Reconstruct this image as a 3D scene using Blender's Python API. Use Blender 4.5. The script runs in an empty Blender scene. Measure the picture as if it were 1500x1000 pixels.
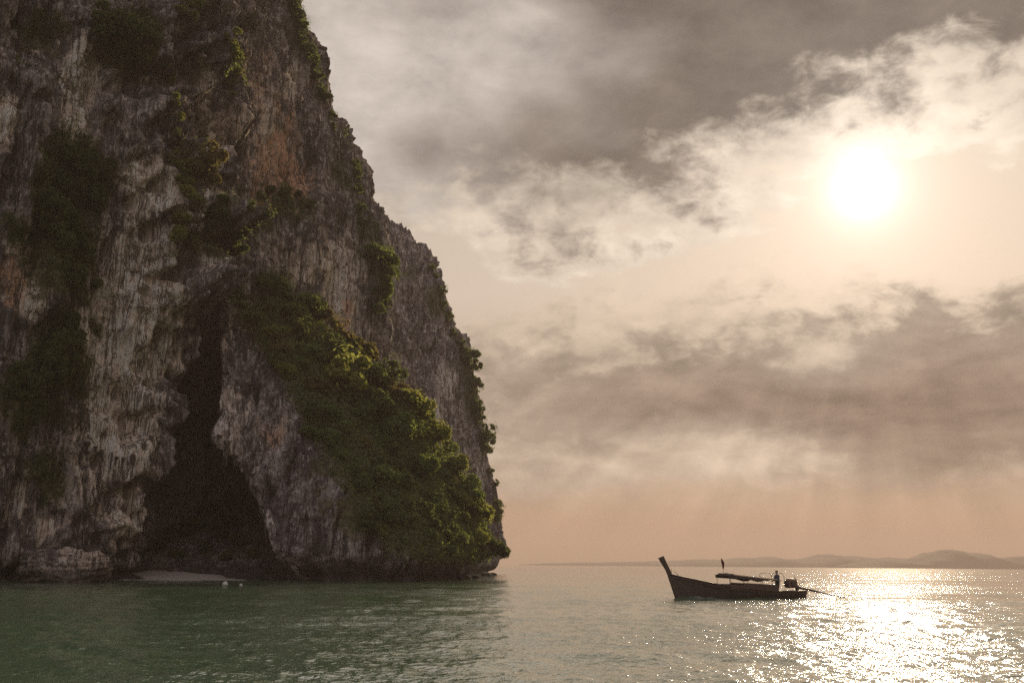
import bpy, bmesh, math, random
import numpy as np
from mathutils import Vector, Matrix

rng = np.random.default_rng(7)
random.seed(7)
scene = bpy.context.scene
COL = scene.collection

# ------------------------------------------------------------------ camera
F_PX = 1458.0                      # focal length in photo pixels (1500 x 1000 frame), 35 mm lens
PITCH = math.atan(326.1 / F_PX)
ROLL = math.radians(0.45)
CAM = np.array([0.0, 0.0, 2.2])
_fw = np.array([0, math.cos(PITCH), math.sin(PITCH)])
_r0 = np.array([1.0, 0, 0]); _u0 = np.cross(_r0, _fw)
_rt = _r0 * math.cos(ROLL) + _u0 * math.sin(ROLL)
_up = -_r0 * math.sin(ROLL) + _u0 * math.cos(ROLL)
cam_data = bpy.data.cameras.new('camera')
cam_data.sensor_width = 36.0
cam_data.lens = 36.0 * F_PX / 1500.0
cam_data.clip_start = 0.1
cam_data.clip_end = 60000.0
cam = bpy.data.objects.new('camera', cam_data)
m = Matrix((_rt, _up, -_fw)).transposed().to_4x4()
m.translation = Vector(CAM)
cam.matrix_world = m
COL.objects.link(cam)
scene.camera = cam


def ray(x, y):
    return _fw + _rt * ((x - 750) / F_PX) + _up * ((500 - y) / F_PX)


def at_depth(x, y, Y):
    """point on the sight line of a photo pixel at forward distance Y"""
    d = ray(x, y)
    return CAM + d * (Y / d[1])


def on_water(x, y):
    d = ray(x, y)
    return CAM + d * (-CAM[2] / d[2])


def project(p):
    """world points (n,3) -> photo pixels"""
    q = p - CAM
    w = q @ _fw
    return 750 + F_PX * (q @ _rt) / w, 500 - F_PX * (q @ _up) / w


# ------------------------------------------------------------------ sky
SUN_AZ, SUN_EL = math.radians(20.5), math.radians(20.3)
SUN = np.array([math.sin(SUN_AZ) * math.cos(SUN_EL), math.cos(SUN_AZ) * math.cos(SUN_EL), math.sin(SUN_EL)])


class NT:
    """small helper to write node trees as expressions"""
    def __init__(self, tree):
        self.t = tree; self.n = tree.nodes; self.l = tree.links

    def val(self, s, inp):
        if isinstance(s, E):
            self.l.new(s.s, inp)
        elif isinstance(s, (tuple, list)):
            v = tuple(s)
            inp.default_value = v + (1.0,) if len(v) == 3 and len(inp.default_value) == 4 else v
        else:
            inp.default_value = s

    def math(self, op, *a):
        n = self.n.new('ShaderNodeMath'); n.operation = op
        for i, x in enumerate(a):
            self.val(x, n.inputs[i])
        return E(self, n.outputs[0])

    def vmath(self, op, *a):
        n = self.n.new('ShaderNodeVectorMath'); n.operation = op
        for i, x in enumerate(a):
            self.val(x, n.inputs[i])
        return E(self, n.outputs['Value'] if op in ('DOT_PRODUCT', 'LENGTH') else n.outputs['Vector'])

    def step(self, x, a, b, lo=0.0, hi=1.0, kind='SMOOTHSTEP'):
        n = self.n.new('ShaderNodeMapRange'); n.interpolation_type = kind; n.clamp = True
        self.val(x, n.inputs[0])
        for i, v in enumerate((a, b, lo, hi)):
            self.val(v, n.inputs[i + 1])
        return E(self, n.outputs[0])

    def noise(self, vec, scale, detail=4.0, rough=0.5, dist=0.0, lac=2.0):
        n = self.n.new('ShaderNodeTexNoise'); n.noise_dimensions = '3D'
        self.val(vec, n.inputs['Vector'])
        n.inputs['Scale'].default_value = scale
        n.inputs['Detail'].default_value = detail
        n.inputs['Roughness'].default_value = rough
        n.inputs['Lacunarity'].default_value = lac
        n.inputs['Distortion'].default_value = dist
        return E(self, n.outputs['Fac'])

    def mix(self, f, a, b):
        n = self.n.new('ShaderNodeMix'); n.data_type = 'RGBA'; n.clamp_factor = True
        self.val(f, n.inputs[0]); self.val(a, n.inputs[6]); self.val(b, n.inputs[7])
        return E(self, n.outputs[2])

    def sep(self, v):
        n = self.n.new('ShaderNodeSeparateXYZ'); self.val(v, n.inputs[0])
        return [E(self, o) for o in n.outputs]

    def comb(self, x, y, z):
        n = self.n.new('ShaderNodeCombineXYZ')
        for i, v in enumerate((x, y, z)):
            self.val(v, n.inputs[i])
        return E(self, n.outputs[0])

    def ramp(self, f, stops, mode='LINEAR'):
        n = self.n.new('ShaderNodeValToRGB'); cr = n.color_ramp; cr.interpolation = mode
        while len(cr.elements) < len(stops):
            cr.elements.new(0.5)
        for e, (p, c) in zip(cr.elements, stops):
            e.position = p; e.color = tuple(c) + (1.0,)
        self.val(f, n.inputs[0])
        return E(self, n.outputs[0])

    def scale(self, v, f):
        n = self.n.new('ShaderNodeVectorMath'); n.operation = 'SCALE'
        self.val(v, n.inputs[0]); self.val(f, n.inputs['Scale'])
        return E(self, n.outputs[0])

    def attr(self, name):
        n = self.n.new('ShaderNodeAttribute'); n.attribute_name = name
        return E(self, n.outputs['Fac'])


class E:
    def __init__(self, nt, s):
        self.nt = nt; self.s = s

    def __add__(self, o): return self.nt.math('ADD', self, o)
    def __radd__(self, o): return self.nt.math('ADD', o, self)
    def __sub__(self, o): return self.nt.math('SUBTRACT', self, o)
    def __rsub__(self, o): return self.nt.math('SUBTRACT', o, self)
    def __mul__(self, o): return self.nt.math('MULTIPLY', self, o)
    def __rmul__(self, o): return self.nt.math('MULTIPLY', o, self)
    def __truediv__(self, o): return self.nt.math('DIVIDE', self, o)
    def __neg__(self): return self.nt.math('MULTIPLY', self, -1.0)


world = bpy.data.worlds.new('World')
scene.world = world
world.use_nodes = True
wt = world.node_tree
wt.nodes.clear()
w = NT(wt)
tc = wt.nodes.new('ShaderNodeTexCoord')
D = w.vmath('NORMALIZE', E(w, tc.outputs['Generated']))
dx, dy, dz = w.sep(D)
az = w.math('ARCTAN2', dx, dy) * 57.29578
el = w.math('ARCSINE', dz) * 57.29578
cs = w.vmath('DOT_PRODUCT', D, tuple(SUN))
ang = w.math('ARCCOSINE', w.math('MINIMUM', cs, 0.999999)) * 57.29578      # degrees from the sun


def gauss(a, c, s):
    q = (a - c) / s
    return w.math('EXPONENT', -(q * q))


# the physical sky gives the clear air between the clouds
sky = wt.nodes.new('ShaderNodeTexSky')
sky.sky_type = 'NISHITA'
sky.sun_disc = False
sky.sun_elevation = SUN_EL
sky.sun_rotation = SUN_AZ
sky.air_density = 1.0
sky.dust_density = 6.0
sky.ozone_density = 0.4
nish = w.vmath('MULTIPLY', E(w, sky.outputs[0]), (0.050, 0.0435, 0.037))

warm = w.ramp(w.step(el, 0, 40, kind='LINEAR'), [
    (0.0, (0.44, 0.262, 0.155)), (0.10, (0.48, 0.30, 0.185)), (0.22, (0.50, 0.385, 0.275)), (0.38, (0.60, 0.495, 0.40)),
    (0.6, (0.55, 0.48, 0.40)), (1.0, (0.42, 0.39, 0.35))])
away = w.step(ang, 25, 120, 1.0, 0.75)
clear = w.scale(warm, away)
clear = w.vmath('ADD', clear, w.scale(nish, 0.06))
glow = w.math('EXPONENT', ang / -18.0) * 0.12 + w.math('EXPONENT', ang / -2.6) * 0.30
core = gauss(ang, 0.0, 0.75) * 3.0 + gauss(ang, 0.0, 1.5) * 0.55 + gauss(ang, 0.0, 2.8) * 0.12
clear = w.vmath('ADD', clear, w.scale((1.0, 0.92, 0.84), glow))

# noise fields in direction space (the flattening makes low cloud lie in bands)
P1 = w.vmath('MULTIPLY', D, (1.0, 1.0, 1.6))
P2 = w.vmath('ADD', w.vmath('MULTIPLY', D, (1.0, 1.0, 2.3)), (3.1, 1.7, 0.4))
P3 = w.vmath('ADD', w.vmath('MULTIPLY', D, (1.0, 1.0, 1.8)), (7.3, 2.2, 5.4))
nL = w.noise(P1, 4.5, 2.0, 0.5) - 0.5
nA = w.noise(P3, 9.0, 7.0, 0.58, 0.15) - 0.5
nA2 = w.noise(w.vmath('ADD', P3, tuple(SUN * np.array([1, 1, 1.8]) * 0.035)), 9.0, 5.0, 0.58, 0.15) - 0.5
nF = w.noise(P1, 30.0, 5.0, 0.6, 0.25) - 0.5
nB = w.noise(P2, 8.0, 7.0, 0.58, 0.3) - 0.5

nB2 = w.noise(w.vmath('ADD', P2, tuple(SUN * np.array([1, 1, 2.3]) * 0.03)), 8.0, 5.0, 0.58, 0.3) - 0.5
litA = nA - nA2                                         # sides turned to the sun are brighter
litB = nB - nB2

# upper cloud bank: everything above a slanting edge
sinaz = w.math('SINE', az * (1 / 57.29578))
dA = el - (sinaz * 8.0 + 17.7) + nL * 5.0 + nA * 13.0 + nF * 3.0
cA = w.step(dA, -0.7, 1.1)
tA = w.step(dA + nF * 6.0 - w.step(az, 10, 26) * 1.4, 0.7, 5.8)
sunny = w.math('EXPONENT', ang / -12.0)
rimA = w.scale((0.71, 0.60, 0.480), litA * 1.6 + 0.90 + sunny * 0.45 + w.math('EXPONENT', ang / -5.0) * 0.6)
darkA0 = w.mix(w.step(az + nL * 30.0, -9, 7), (0.58, 0.510, 0.450), (0.225, 0.180, 0.148))
darkA1 = w.mix(w.step(ang, 35, 110), darkA0, (0.72, 0.69, 0.70))  # cloud behind the camera, out of view, brightened to fill the shaded cliff
darkA = w.scale(darkA1, w.math('MAXIMUM', 1.0 + nB * 0.55 + nL * 0.3 + litA * 1.2, 0.6))
thin = w.step(nB + nF * 0.5, 0.19, 0.38) * 0.45                 # ragged holes let light through
colA = w.mix(tA, rimA, w.mix(thin, darkA, rimA))

# lower bank: a broad heap with a bright crest and a soft base
top = gauss(az, 16.0, 24.0) * 6.0 + 9.8
dB = top - el + nB * 8.0 + nF * 4.0
heart = gauss(az, 23.0, 12.0) * gauss(el, 8.6, 5.2) + gauss(az, 7.0, 9.0) * gauss(el, 9.4, 2.6) * 0.55 - gauss(az, 11.5, 5.5) * gauss(el, 6.4, 1.3) * 0.9 - gauss(az, 18.0, 3.2) * gauss(el, 11.2, 1.4) * 0.7
base = w.step(el + nB * 3.0, 2.2, 5.6)
cB = w.step(dB, -0.8, 2.0) * base
tB = w.step(w.math('MINIMUM', dB, 3.5) * 0.42 + heart * 3.4 - 0.9 + nB * 9.0 + nF * 4.5, -0.4, 2.6)
rimB = w.scale((0.66, 0.53, 0.40), litB * 1.6 + 0.90 + sunny * 0.75)
darkB = w.scale(w.mix(w.math('MINIMUM', w.math('MAXIMUM', heart, 0.0), 1.0), (0.44, 0.355, 0.275), (0.275, 0.200, 0.146)), away * (1.0 + nB * 0.2 + litB * 1.7))
colB = w.mix(tB, rimB, darkB)

# rays fanning out below the sun through the thick air
phi = w.math('ARCTAN2', el - 20.3, az - 20.5)
rays = w.noise(w.comb(phi * 6.0, 0.0, 0.0), 1.6, 2.0, 0.5) - 0.5
raym = w.step(el, 17, 8) * w.step(el, -2, 3) * w.step(ang, 6, 14) * w.step(ang, 45, 25)

c = w.mix(cB, clear, colB)
c = w.mix(cA, c, colA)
c = w.scale(c, 1.0 + rays * raym * 0.7)
veil = w.math('EXPONENT', ang / -4.5) * 0.13
c = w.vmath('ADD', c, w.scale((1.0, 0.97, 0.93), veil + core))
c = w.mix(w.step(ang, 45, 125), c, w.vmath('MULTIPLY', c, (1.18, 1.26, 1.52)))       # unseen sky away from the sun made brighter and cooler as fill
c = w.mix(w.step(el, 0.0, -2.0), c, (0.18, 0.13, 0.09))
bg = wt.nodes.new('ShaderNodeBackground')
wt.links.new(c.s, bg.inputs[0])
bg.inputs[1].default_value = 1.0
world.cycles.sampling_method = 'MANUAL'
world.cycles.sample_map_resolution = 512
wo = wt.nodes.new('ShaderNodeOutputWorld')
wt.links.new(bg.outputs[0], wo.inputs[0])

# ------------------------------------------------------------------ sun, exposure
sun_data = bpy.data.lights.new('sun', 'SUN')
sun_data.energy = 5.0
sun_data.angle = math.radians(0.55)
sun_data.color = (1.0, 0.80, 0.55)
sun = bpy.data.objects.new('sun', sun_data)
sun.rotation_euler = Vector(SUN).to_track_quat('Z', 'Y').to_euler()
COL.objects.link(sun)
vs = scene.view_settings
vs.view_transform = 'Standard'
vs.look = 'None'
vs.exposure = 0.0
vs.gamma = 1.0
vs.use_curve_mapping = False
cy = scene.cycles
cy.use_denoising = False
cy.use_adaptive_sampling = False
cy.denoiser = 'OPENIMAGEDENOISE'
cy.max_bounces = 6
cy.diffuse_bounces = 2
cy.glossy_bounces = 2
cy.transmission_bounces = 3
cy.transparent_max_bounces = 8
cy.volume_bounces = 0
cy.sample_clamp_indirect = 2.0
cy.caustics_reflective = False
cy.caustics_refractive = False

# ------------------------------------------------------------------ helpers
def lin(r, g, b):
    return tuple(((c / 255 + 0.055) / 1.055) ** 2.4 if c > 10 else c / 255 / 12.92 for c in (r, g, b))


_perm = np.random.default_rng(11).permutation(256)
_perm = np.concatenate([_perm, _perm, _perm])
_g = np.random.default_rng(12).normal(size=(256, 3)); _g /= np.linalg.norm(_g, axis=1)[:, None]
_g = _g.astype(np.float32)


def pnoise(p):
    """Perlin noise of points (n,3), about -0.7..0.7"""
    p = np.asarray(p, dtype=np.float32)
    i = np.floor(p).astype(np.int32); f = p - i
    i &= 255
    u = f * f * f * (f * (f * 6 - 15) + 10)
    out = 0
    for cx in (0, 1):
        wx = u[:, 0] if cx else 1 - u[:, 0]
        ax = _perm[i[:, 0] + cx]
        for cy_ in (0, 1):
            wy = wx * (u[:, 1] if cy_ else 1 - u[:, 1])
            ay = _perm[ax + i[:, 1] + cy_]
            for cz in (0, 1):
                wz = wy * (u[:, 2] if cz else 1 - u[:, 2])
                g = _g[_perm[ay + i[:, 2] + cz] & 255]
                out = out + wz * (g[:, 0] * (f[:, 0] - cx) + g[:, 1] * (f[:, 1] - cy_) + g[:, 2] * (f[:, 2] - cz))
    return out * 1.5


def fbm(p, scale, octaves=4, gain=0.5, stretch=(1, 1, 1), off=0.0, ridged=False):
    q = p * (np.array(stretch) * scale) + off
    a, s, tot = 1.0, 0.0, 0.0
    for _ in range(octaves):
        n = pnoise(q)
        if ridged:
            n = 0.55 - np.abs(n) * 1.7
        s = s + a * n; tot += a
        a *= gain; q = q * 2.03 + 17.3
    return s / tot


def smooth(x, a, b):
    t = np.clip((x - a) / (b - a), 0, 1)
    return t * t * (3 - 2 * t)


def link(name, verts, faces, mat, parent=None, smooth_shade=True, attrs=None):
    me = bpy.data.meshes.new(name)
    if isinstance(faces, np.ndarray):
        nf, k = faces.shape
        me.vertices.add(len(verts)); me.vertices.foreach_set('co', np.asarray(verts, np.float32).ravel())
        me.loops.add(nf * k); me.loops.foreach_set('vertex_index', faces.astype(np.int32).ravel())
        me.polygons.add(nf); me.polygons.foreach_set('loop_start', np.arange(0, nf * k, k, dtype=np.int32))
        me.update(calc_edges=True)
    else:
        me.from_pydata([tuple(v) for v in verts], [], [tuple(f) for f in faces]); me.update()
    if smooth_shade:
        me.polygons.foreach_set('use_smooth', np.ones(len(me.polygons), dtype=bool))
    for k_, v in (attrs or {}).items():
        at = me.attributes.new(k_, 'FLOAT', 'POINT'); at.data.foreach_set('value', np.asarray(v, np.float32))
    if mat is not None:
        me.materials.append(mat)
    o = bpy.data.objects.new(name, me)
    COL.objects.link(o)
    if parent is not None:
        o.parent = parent
    return o


def tag(o, label=None, cat=None, group=None, kind=None):
    for k_, v in (('label', label), ('category', cat), ('group', group), ('kind', kind)):
        if v:
            o[k_] = v
    return o


def empty(name, loc, rot=(0, 0, 0), scale=1.0):
    o = bpy.data.objects.new(name, None)
    o.empty_display_size = 0.3
    o.location = loc; o.rotation_euler = rot
    o.scale = (scale,) * 3 if np.isscalar(scale) else scale
    COL.objects.link(o)
    return o


def new_mat(name):
    mt = bpy.data.materials.new(name); mt.use_nodes = True
    t = mt.node_tree; t.nodes.clear()
    out = t.nodes.new('ShaderNodeOutputMaterial')
    return mt, NT(t), out


def principled(nt, out, base, rough=0.8, spec=0.3, normal=None, metallic=0.0):
    b = nt.n.new('ShaderNodeBsdfPrincipled')
    nt.val(base, b.inputs['Base Color']); nt.val(rough, b.inputs['Roughness'])
    nt.val(spec, b.inputs['Specular IOR Level']); nt.val(metallic, b.inputs['Metallic'])
    if normal is not None:
        nt.l.new(normal.s, b.inputs['Normal'])
    nt.l.new(b.outputs[0], out.inputs['Surface'])
    return b


def bump(nt, height, strength=0.5, dist=0.1, normal=None):
    b = nt.n.new('ShaderNodeBump'); b.inputs['Strength'].default_value = strength
    b.inputs['Distance'].default_value = dist
    nt.l.new(height.s, b.inputs['Height'])
    if normal is not None:
        nt.l.new(normal.s, b.inputs['Normal'])
    return E(nt, b.outputs[0])


def objco(nt):
    n = nt.n.new('ShaderNodeTexCoord')
    return E(nt, n.outputs['Object'])


def plain_mat(name, col, rough=0.8, spec=0.3, var=0.25, scale=3.0, metallic=0.0, bumpd=0.0):
    mt, nt, out = new_mat(name)
    co = objco(nt)
    n = nt.noise(co, scale, 5.0, 0.6)
    base = nt.mix(n, tuple(c * (1 - var) for c in col), tuple(min(1, c * (1 + var)) for c in col))
    nm = bump(nt, nt.noise(co, scale * 4, 3.0, 0.6), 0.6, bumpd) if bumpd else None
    principled(nt, out, base, rough, spec, nm, metallic)
    return mt


# ------------------------------------------------------------------ rock material
def rock_material(name, tint=(1, 1, 1), dark=1.0):
    mt, nt, out = new_mat(name)
    co = objco(nt)
    st = nt.vmath('MULTIPLY', co, (1.0, 1.0, 0.07))
    st2 = nt.vmath('MULTIPLY', co, (1.0, 1.0, 0.16))
    n1 = nt.noise(co, 0.16, 6.0, 0.62)
    n2 = nt.noise(co, 0.9, 6.0, 0.65)
    s1 = nt.noise(st, 0.55, 5.0, 0.6, 0.25)
    s2 = nt.noise(st2, 1.9, 5.0, 0.65, 0.3)
    pale = nt.attr('pale'); rust = nt.attr('rust'); moss = nt.attr('moss'); cav = nt.attr('cavity')
    base = nt.mix(nt.step(n1 + (n2 - 0.5) * 0.6, 0.32, 0.72), (0.048, 0.041, 0.039), (0.185, 0.158, 0.142))
    # weathered pale faces, streaked downwards
    pm = nt.step(pale * 1.5 + (s1 - 0.5) * 2.2 + (n1 - 0.5) * 1.2, 0.30, 0.85)
    palec = nt.mix(nt.step(s2, 0.34, 0.66), (0.22, 0.180, 0.148), (0.56, 0.47, 0.375))
    base = nt.mix(pm, base, palec)
    rm = nt.step(rust + (n1 - 0.5) * 1.4 + (s1 - 0.5) * 0.8, 0.35, 0.9) * 0.75
    base = nt.mix(rm, base, (0.30, 0.165, 0.095))
    # black algae runs and grey lichen
    bm_ = nt.step(s1 + (s2 - 0.5) * 1.1, 0.49, 0.60) * 0.8
    base = nt.mix(bm_ * (1.0 - pale * 0.72), base, (0.038, 0.033, 0.031))
    s3 = nt.noise(st2, 5.5, 4.0, 0.7)
    gl = nt.step(n2 + (s2 - 0.5) * 0.7 + (s3 - 0.5) * 0.8, 0.55, 0.68) * 0.65
    base = nt.mix(gl, base, (0.30, 0.27, 0.24))
    # fissures: thin dark lines running mostly down the face
    cr = nt.math('ABSOLUTE', nt.noise(nt.vmath('MULTIPLY', co, (1.0, 1.0, 0.09)), 0.55, 5.0, 0.6, 0.5) - 0.5)
    cr2 = nt.math('ABSOLUTE', nt.noise(nt.vmath('MULTIPLY', co, (1.0, 1.0, 0.12)), 1.7, 4.0, 0.6, 0.4) - 0.5)
    crk = nt.math('MAXIMUM', nt.step(cr, 0.022, 0.006), nt.step(cr2, 0.020, 0.006) * 0.7)
    base = nt.mix(crk * 0.85, base, (0.022, 0.019, 0.018))
    mm = nt.step(moss + (n1 - 0.5) * 1.2 + (n2 - 0.5) * 0.9, 0.42, 0.75)
    mossc = nt.mix(n2, (0.018, 0.021, 0.009), (0.060, 0.062, 0.022))
    base = nt.mix(mm * 0.9, base, mossc)
    # flutes and recesses coloured darker: shade painted into the relief
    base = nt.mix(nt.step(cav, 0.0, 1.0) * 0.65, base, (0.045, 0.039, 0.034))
    # darker band just above the water
    z = nt.sep(co)[2]
    foot_band = nt.step(z + (n2 - 0.5) * 1.6 + (n1 - 0.5) * 1.5, 2.6, 0.8)
    base = nt.mix(foot_band * 0.85, base, (0.022, 0.019, 0.017))
    base = nt.vmath('MINIMUM', nt.vmath('MULTIPLY', base, tuple(t * dark for t in tint)), (0.62, 0.55, 0.47))
    hb = nt.noise(co, 1.4, 8.0, 0.7) - crk * 0.5 + s2 * 0.8 + nt.noise(st2, 4.5, 3.0, 0.6) * 0.35
    nm = bump(nt, hb, 1.0, 0.6)
    principled(nt, out, base, 0.92, 0.12, nm)
    return mt


M_ROCK = rock_material('limestone', (1.07, 0.98, 0.90), 1.95)
M_ROCK_B = rock_material('limestone_lower', (1.04, 0.96, 0.93), 1.8)
M_ROCK_C = rock_material('limestone_far', (1.03, 0.97, 0.96), 2.5)  # far rock colour lightened to stand in for more haze


# ------------------------------------------------------------------ cliffs
def xw(X, Y, z):
    """world x of photo column X at forward distance Y and height z"""
    zz = z - CAM[2]
    wq = Y * math.cos(PITCH) + zz * math.sin(PITCH)
    return ((X - 750) / F_PX * wq - math.sin(ROLL) * (-Y * math.sin(PITCH) + zz * math.cos(PITCH))) / math.cos(ROLL)


def table(pts, depth=None):
    """photo polyline [(x, y[, depth])] -> lookup height -> (column, depth)"""
    zs, xs, ds = [], [], []
    for q in pts:
        d = q[2] if len(q) > 2 else depth
        zs.append(at_depth(q[0], q[1], d)[2]); xs.append(q[0]); ds.append(d)
    o = np.argsort(zs)
    zs, xs, ds = np.array(zs)[o], np.array(xs)[o], np.array(ds)[o]
    return lambda z: (np.interp(z, zs, xs), np.interp(z, zs, ds))


def grid_faces(nr, nc):
    a = np.arange(nr * nc).reshape(nr, nc)
    return np.stack([a[:-1, :-1], a[:-1, 1:], a[1:, 1:], a[1:, :-1]], -1).reshape(-1, 4)


def resample(pl, n, dens=None):
    """polylines pl (rows, k, 2) -> n points each by arc length (weights dens per segment)"""
    seg = np.linalg.norm(np.diff(pl, axis=1), axis=2)
    if dens is not None:
        seg = seg * dens
    s = np.concatenate([np.zeros((len(pl), 1)), np.cumsum(seg, 1)], 1)
    out = np.empty((len(pl), n, 2))
    for r in range(len(pl)):
        q = np.linspace(0, s[r, -1], n)
        out[r, :, 0] = np.interp(q, s[r], pl[r, :, 0]); out[r, :, 1] = np.interp(q, s[r], pl[r, :, 1])
    return out


def wall(zs, rows, ncol, dens):
    """plan polylines per height -> vertices (nz, nc, 3)"""
    pl = resample(rows, ncol, dens)
    V = np.empty((len(zs), ncol, 3))
    V[:, :, :2] = pl; V[:, :, 2] = zs[:, None]
    return V


def hnormal(V):
    """outward normal of a grid (columns run left to right seen from the camera)"""
    du = np.gradient(V, axis=1); dv = np.gradient(V, axis=0)
    n = np.cross(du, dv)
    n /= np.linalg.norm(n, axis=2)[:, :, None] + 1e-9
    return n


def polyx(pts):
    ys = np.array([p[1] for p in pts], float); xs = np.array([p[0] for p in pts], float)
    return lambda Y: np.interp(Y, ys, xs)


def blobs(X, Y, lst, P=None):
    v = np.zeros_like(X)
    if P is not None:                                   # ragged patches, not ovals
        q = P.reshape(-1, 3)
        X = X + (38 * fbm(q, 1 / 5.0, 4, 0.6, (1, 1, .6), 71.) + 30 * fbm(q, 1 / 1.6, 3, 0.6, (1, 1, .35), 72.)).reshape(X.shape)
        Y = Y + (70 * fbm(q, 1 / 6.0, 4, 0.6, (1, 1, .6), 73.) + 40 * fbm(q, 1 / 1.8, 3, 0.6, (1, 1, .8), 74.)).reshape(X.shape)
    for b in lst:
        x, y, rx, ry = b[:4]; a = b[4] if len(b) > 4 else 1.0
        v = np.maximum(v, a * np.exp(-((X - x) / rx) ** 2 - ((Y - y) / ry) ** 2))
    return np.minimum(v * 1.35, 1.0)


def rock_noise(P, amp=1.0, seed=0.0, flute=1.0):
    n = 3.0 * fbm(P, 1 / 15., 3, 0.5, (1, 1, 0.55), seed)
    region = 0.35 + 1.3 * smooth(fbm(P, 1 / 11., 2, 0.5, (1, 1, 0.6), seed + 7), -0.25, 0.35)
    n += 2.4 * flute * region * fbm(P, 1 / 4.6, 3, 0.5, (1, 1, 0.11), seed + 31, ridged=True)
    n += 1.15 * fbm(P, 1 / 4.0, 4, 0.58, (1, 1, 0.33), seed + 57)
    n += 1.0 * flute * region * fbm(P, 1 / 1.5, 3, 0.55, (1, 1, 0.10), seed + 71, ridged=True)
    n += 0.5 * fbm(P, 1 / 1.1, 3, 0.65, (1, 1, 0.4), seed + 93)
    n += 0.4 * flute * region * fbm(P, 1 / 0.75, 2, 0.55, (1, 1, 0.13), seed + 133, ridged=True)
    # bedding: broken ledges that step the face
    led = fbm(P, 1 / 3.2, 3, 0.5, (0.35, 0.35, 1.3), seed + 111)
    n += 0.25 * smooth(led, 0.02, 0.16) * (2 - region)
    # deep fissures between the slabs
    for sc_, o_, d_ in ((1 / 8., 151, 2.6), (1 / 4.2, 167, 1.3)):
        n -= d_ * smooth(fbm(P, sc_, 2, 0.3, (1, 1, 0.10), seed + o_, ridged=True), 0.40, 0.53)
    return n * amp


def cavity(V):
    """how deep a point lies below its surroundings, 0..1 (local relief, mask for the painted shade)"""
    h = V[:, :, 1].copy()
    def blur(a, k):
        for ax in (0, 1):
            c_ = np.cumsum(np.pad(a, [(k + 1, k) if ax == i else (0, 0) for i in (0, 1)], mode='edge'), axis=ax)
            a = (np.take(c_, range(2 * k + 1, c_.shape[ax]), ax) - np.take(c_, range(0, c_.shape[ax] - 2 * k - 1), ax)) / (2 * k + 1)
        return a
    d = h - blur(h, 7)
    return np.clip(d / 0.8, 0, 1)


def put_cliff(name, V, mat, attrs, label):
    nr, nc = V.shape[:2]
    o = link(name, V.reshape(-1, 3), grid_faces(nr, nc), mat, attrs={k_: a.ravel() for k_, a in attrs.items()})
    tag(o, label=label, kind='structure')
    return o


# ---- main wall
main_T = table([(330, -420), (385, -180), (415, -60), (436, 0), (444, 40), (462, 80), (478, 130), (494, 180), (514, 212), (524, 245), (530, 290),
                (540, 325), (552, 365), (558, 420), (560, 480), (562, 600), (565, 860)], 172)
zs = np.arange(-2.0, 128.0, 0.27)
Xt, Dt = main_T(zs)
rows = []
for z, X, Y in zip(zs, Xt, Dt):
    T = np.array([xw(X, Y, z), Y])
    L = np.array([-66.0, 92.0])
    L0 = np.array([-100.0, 60.0])
    d = T - L; d /= np.linalg.norm(d)
    n = np.array([d[1], -d[0]])
    R_ = 5.0
    v = T / np.linalg.norm(T); mside = np.array([v[1], -v[0]])
    c_ = T - mside * R_
    a0 = math.atan2(n[1], n[0])
    arc = [c_ + R_ * np.array([math.cos(a0 + q), math.sin(a0 + q)]) for q in np.linspace(0, 2.6, 14)]
    rows.append([L0, L] + arc + [arc[-1] + np.array([-25.0, 6.0]), np.array([-95.0, 210.0])])
rows = np.array(rows)
dens = np.array([0.35, 1.0] + [1.0] * 13 + [0.25, 0.1])
V = wall(zs, rows, 560, dens)
N = hnormal(V)
PX, PY = project(V.reshape(-1, 3)); PX = PX.reshape(V.shape[:2]); PY = PY.reshape(V.shape[:2])
front = (PX > -400) & (V[:, :, 1] < 178)
Pn = V.reshape(-1, 3)
disp = rock_noise(Pn, 1.0, 0.0).reshape(PX.shape)
wob = (34 * fbm(Pn, 1 / 6.0, 5, 0.62, (1, 1, 0.5), 201)).reshape(PX.shape)
ribmod = 0.35 + 0.9 * smooth(fbm(Pn, 1 / 4.5, 3, 0.6, (1, 1, 0.8), 221).reshape(PX.shape), -0.25, 0.3)


def edge(xr, wl, wr, y0, y1, fade=60):
    """a rib: gentle on its left, sharp on its right, between rows y0..y1"""
    dx = PX + wob - xr(PY)
    f = np.where(dx < 0, np.exp(-(dx / wl) ** 2), np.exp(-(dx / wr) ** 2))
    return ribmod * f * smooth(PY, y0 - fade, y0) * (1 - smooth(PY, y1, y1 + fade))


rib1 = polyx([(268, -200), (262, 100), (256, 170), (262, 230), (284, 280), (280, 330), (292, 380), (300, 440), (300, 500)])
disp += 8.0 * edge(rib1, 95, 14, -300, 420)
rib2 = polyx([(345, -100), (340, 60), (352, 110), (340, 160), (330, 240)])
disp += 3.5 * edge(rib2, 55, 12, -150, 190)
slab = polyx([(140, 20), (136, 120), (130, 215)])
disp += 2.2 * edge(slab, 40, 9, 25, 215, 14)
bigpale = polyx([(286, 300), (268, 380), (258, 450), (246, 540), (236, 600), (212, 660), (196, 720), (186, 850)])
disp += 4.2 * edge(bigpale, 110, 16, 340, 900)
leftslab = polyx([(45, 100), (40, 250), (56, 340), (52, 420), (30, 480)])
disp += 2.6 * edge(leftslab, 45, 10, 120, 460)
ledge = np.exp(-((PX - 190) / 60) ** 2 - ((PY - 66) / 42) ** 2)
disp += 4.0 * ledge
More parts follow.
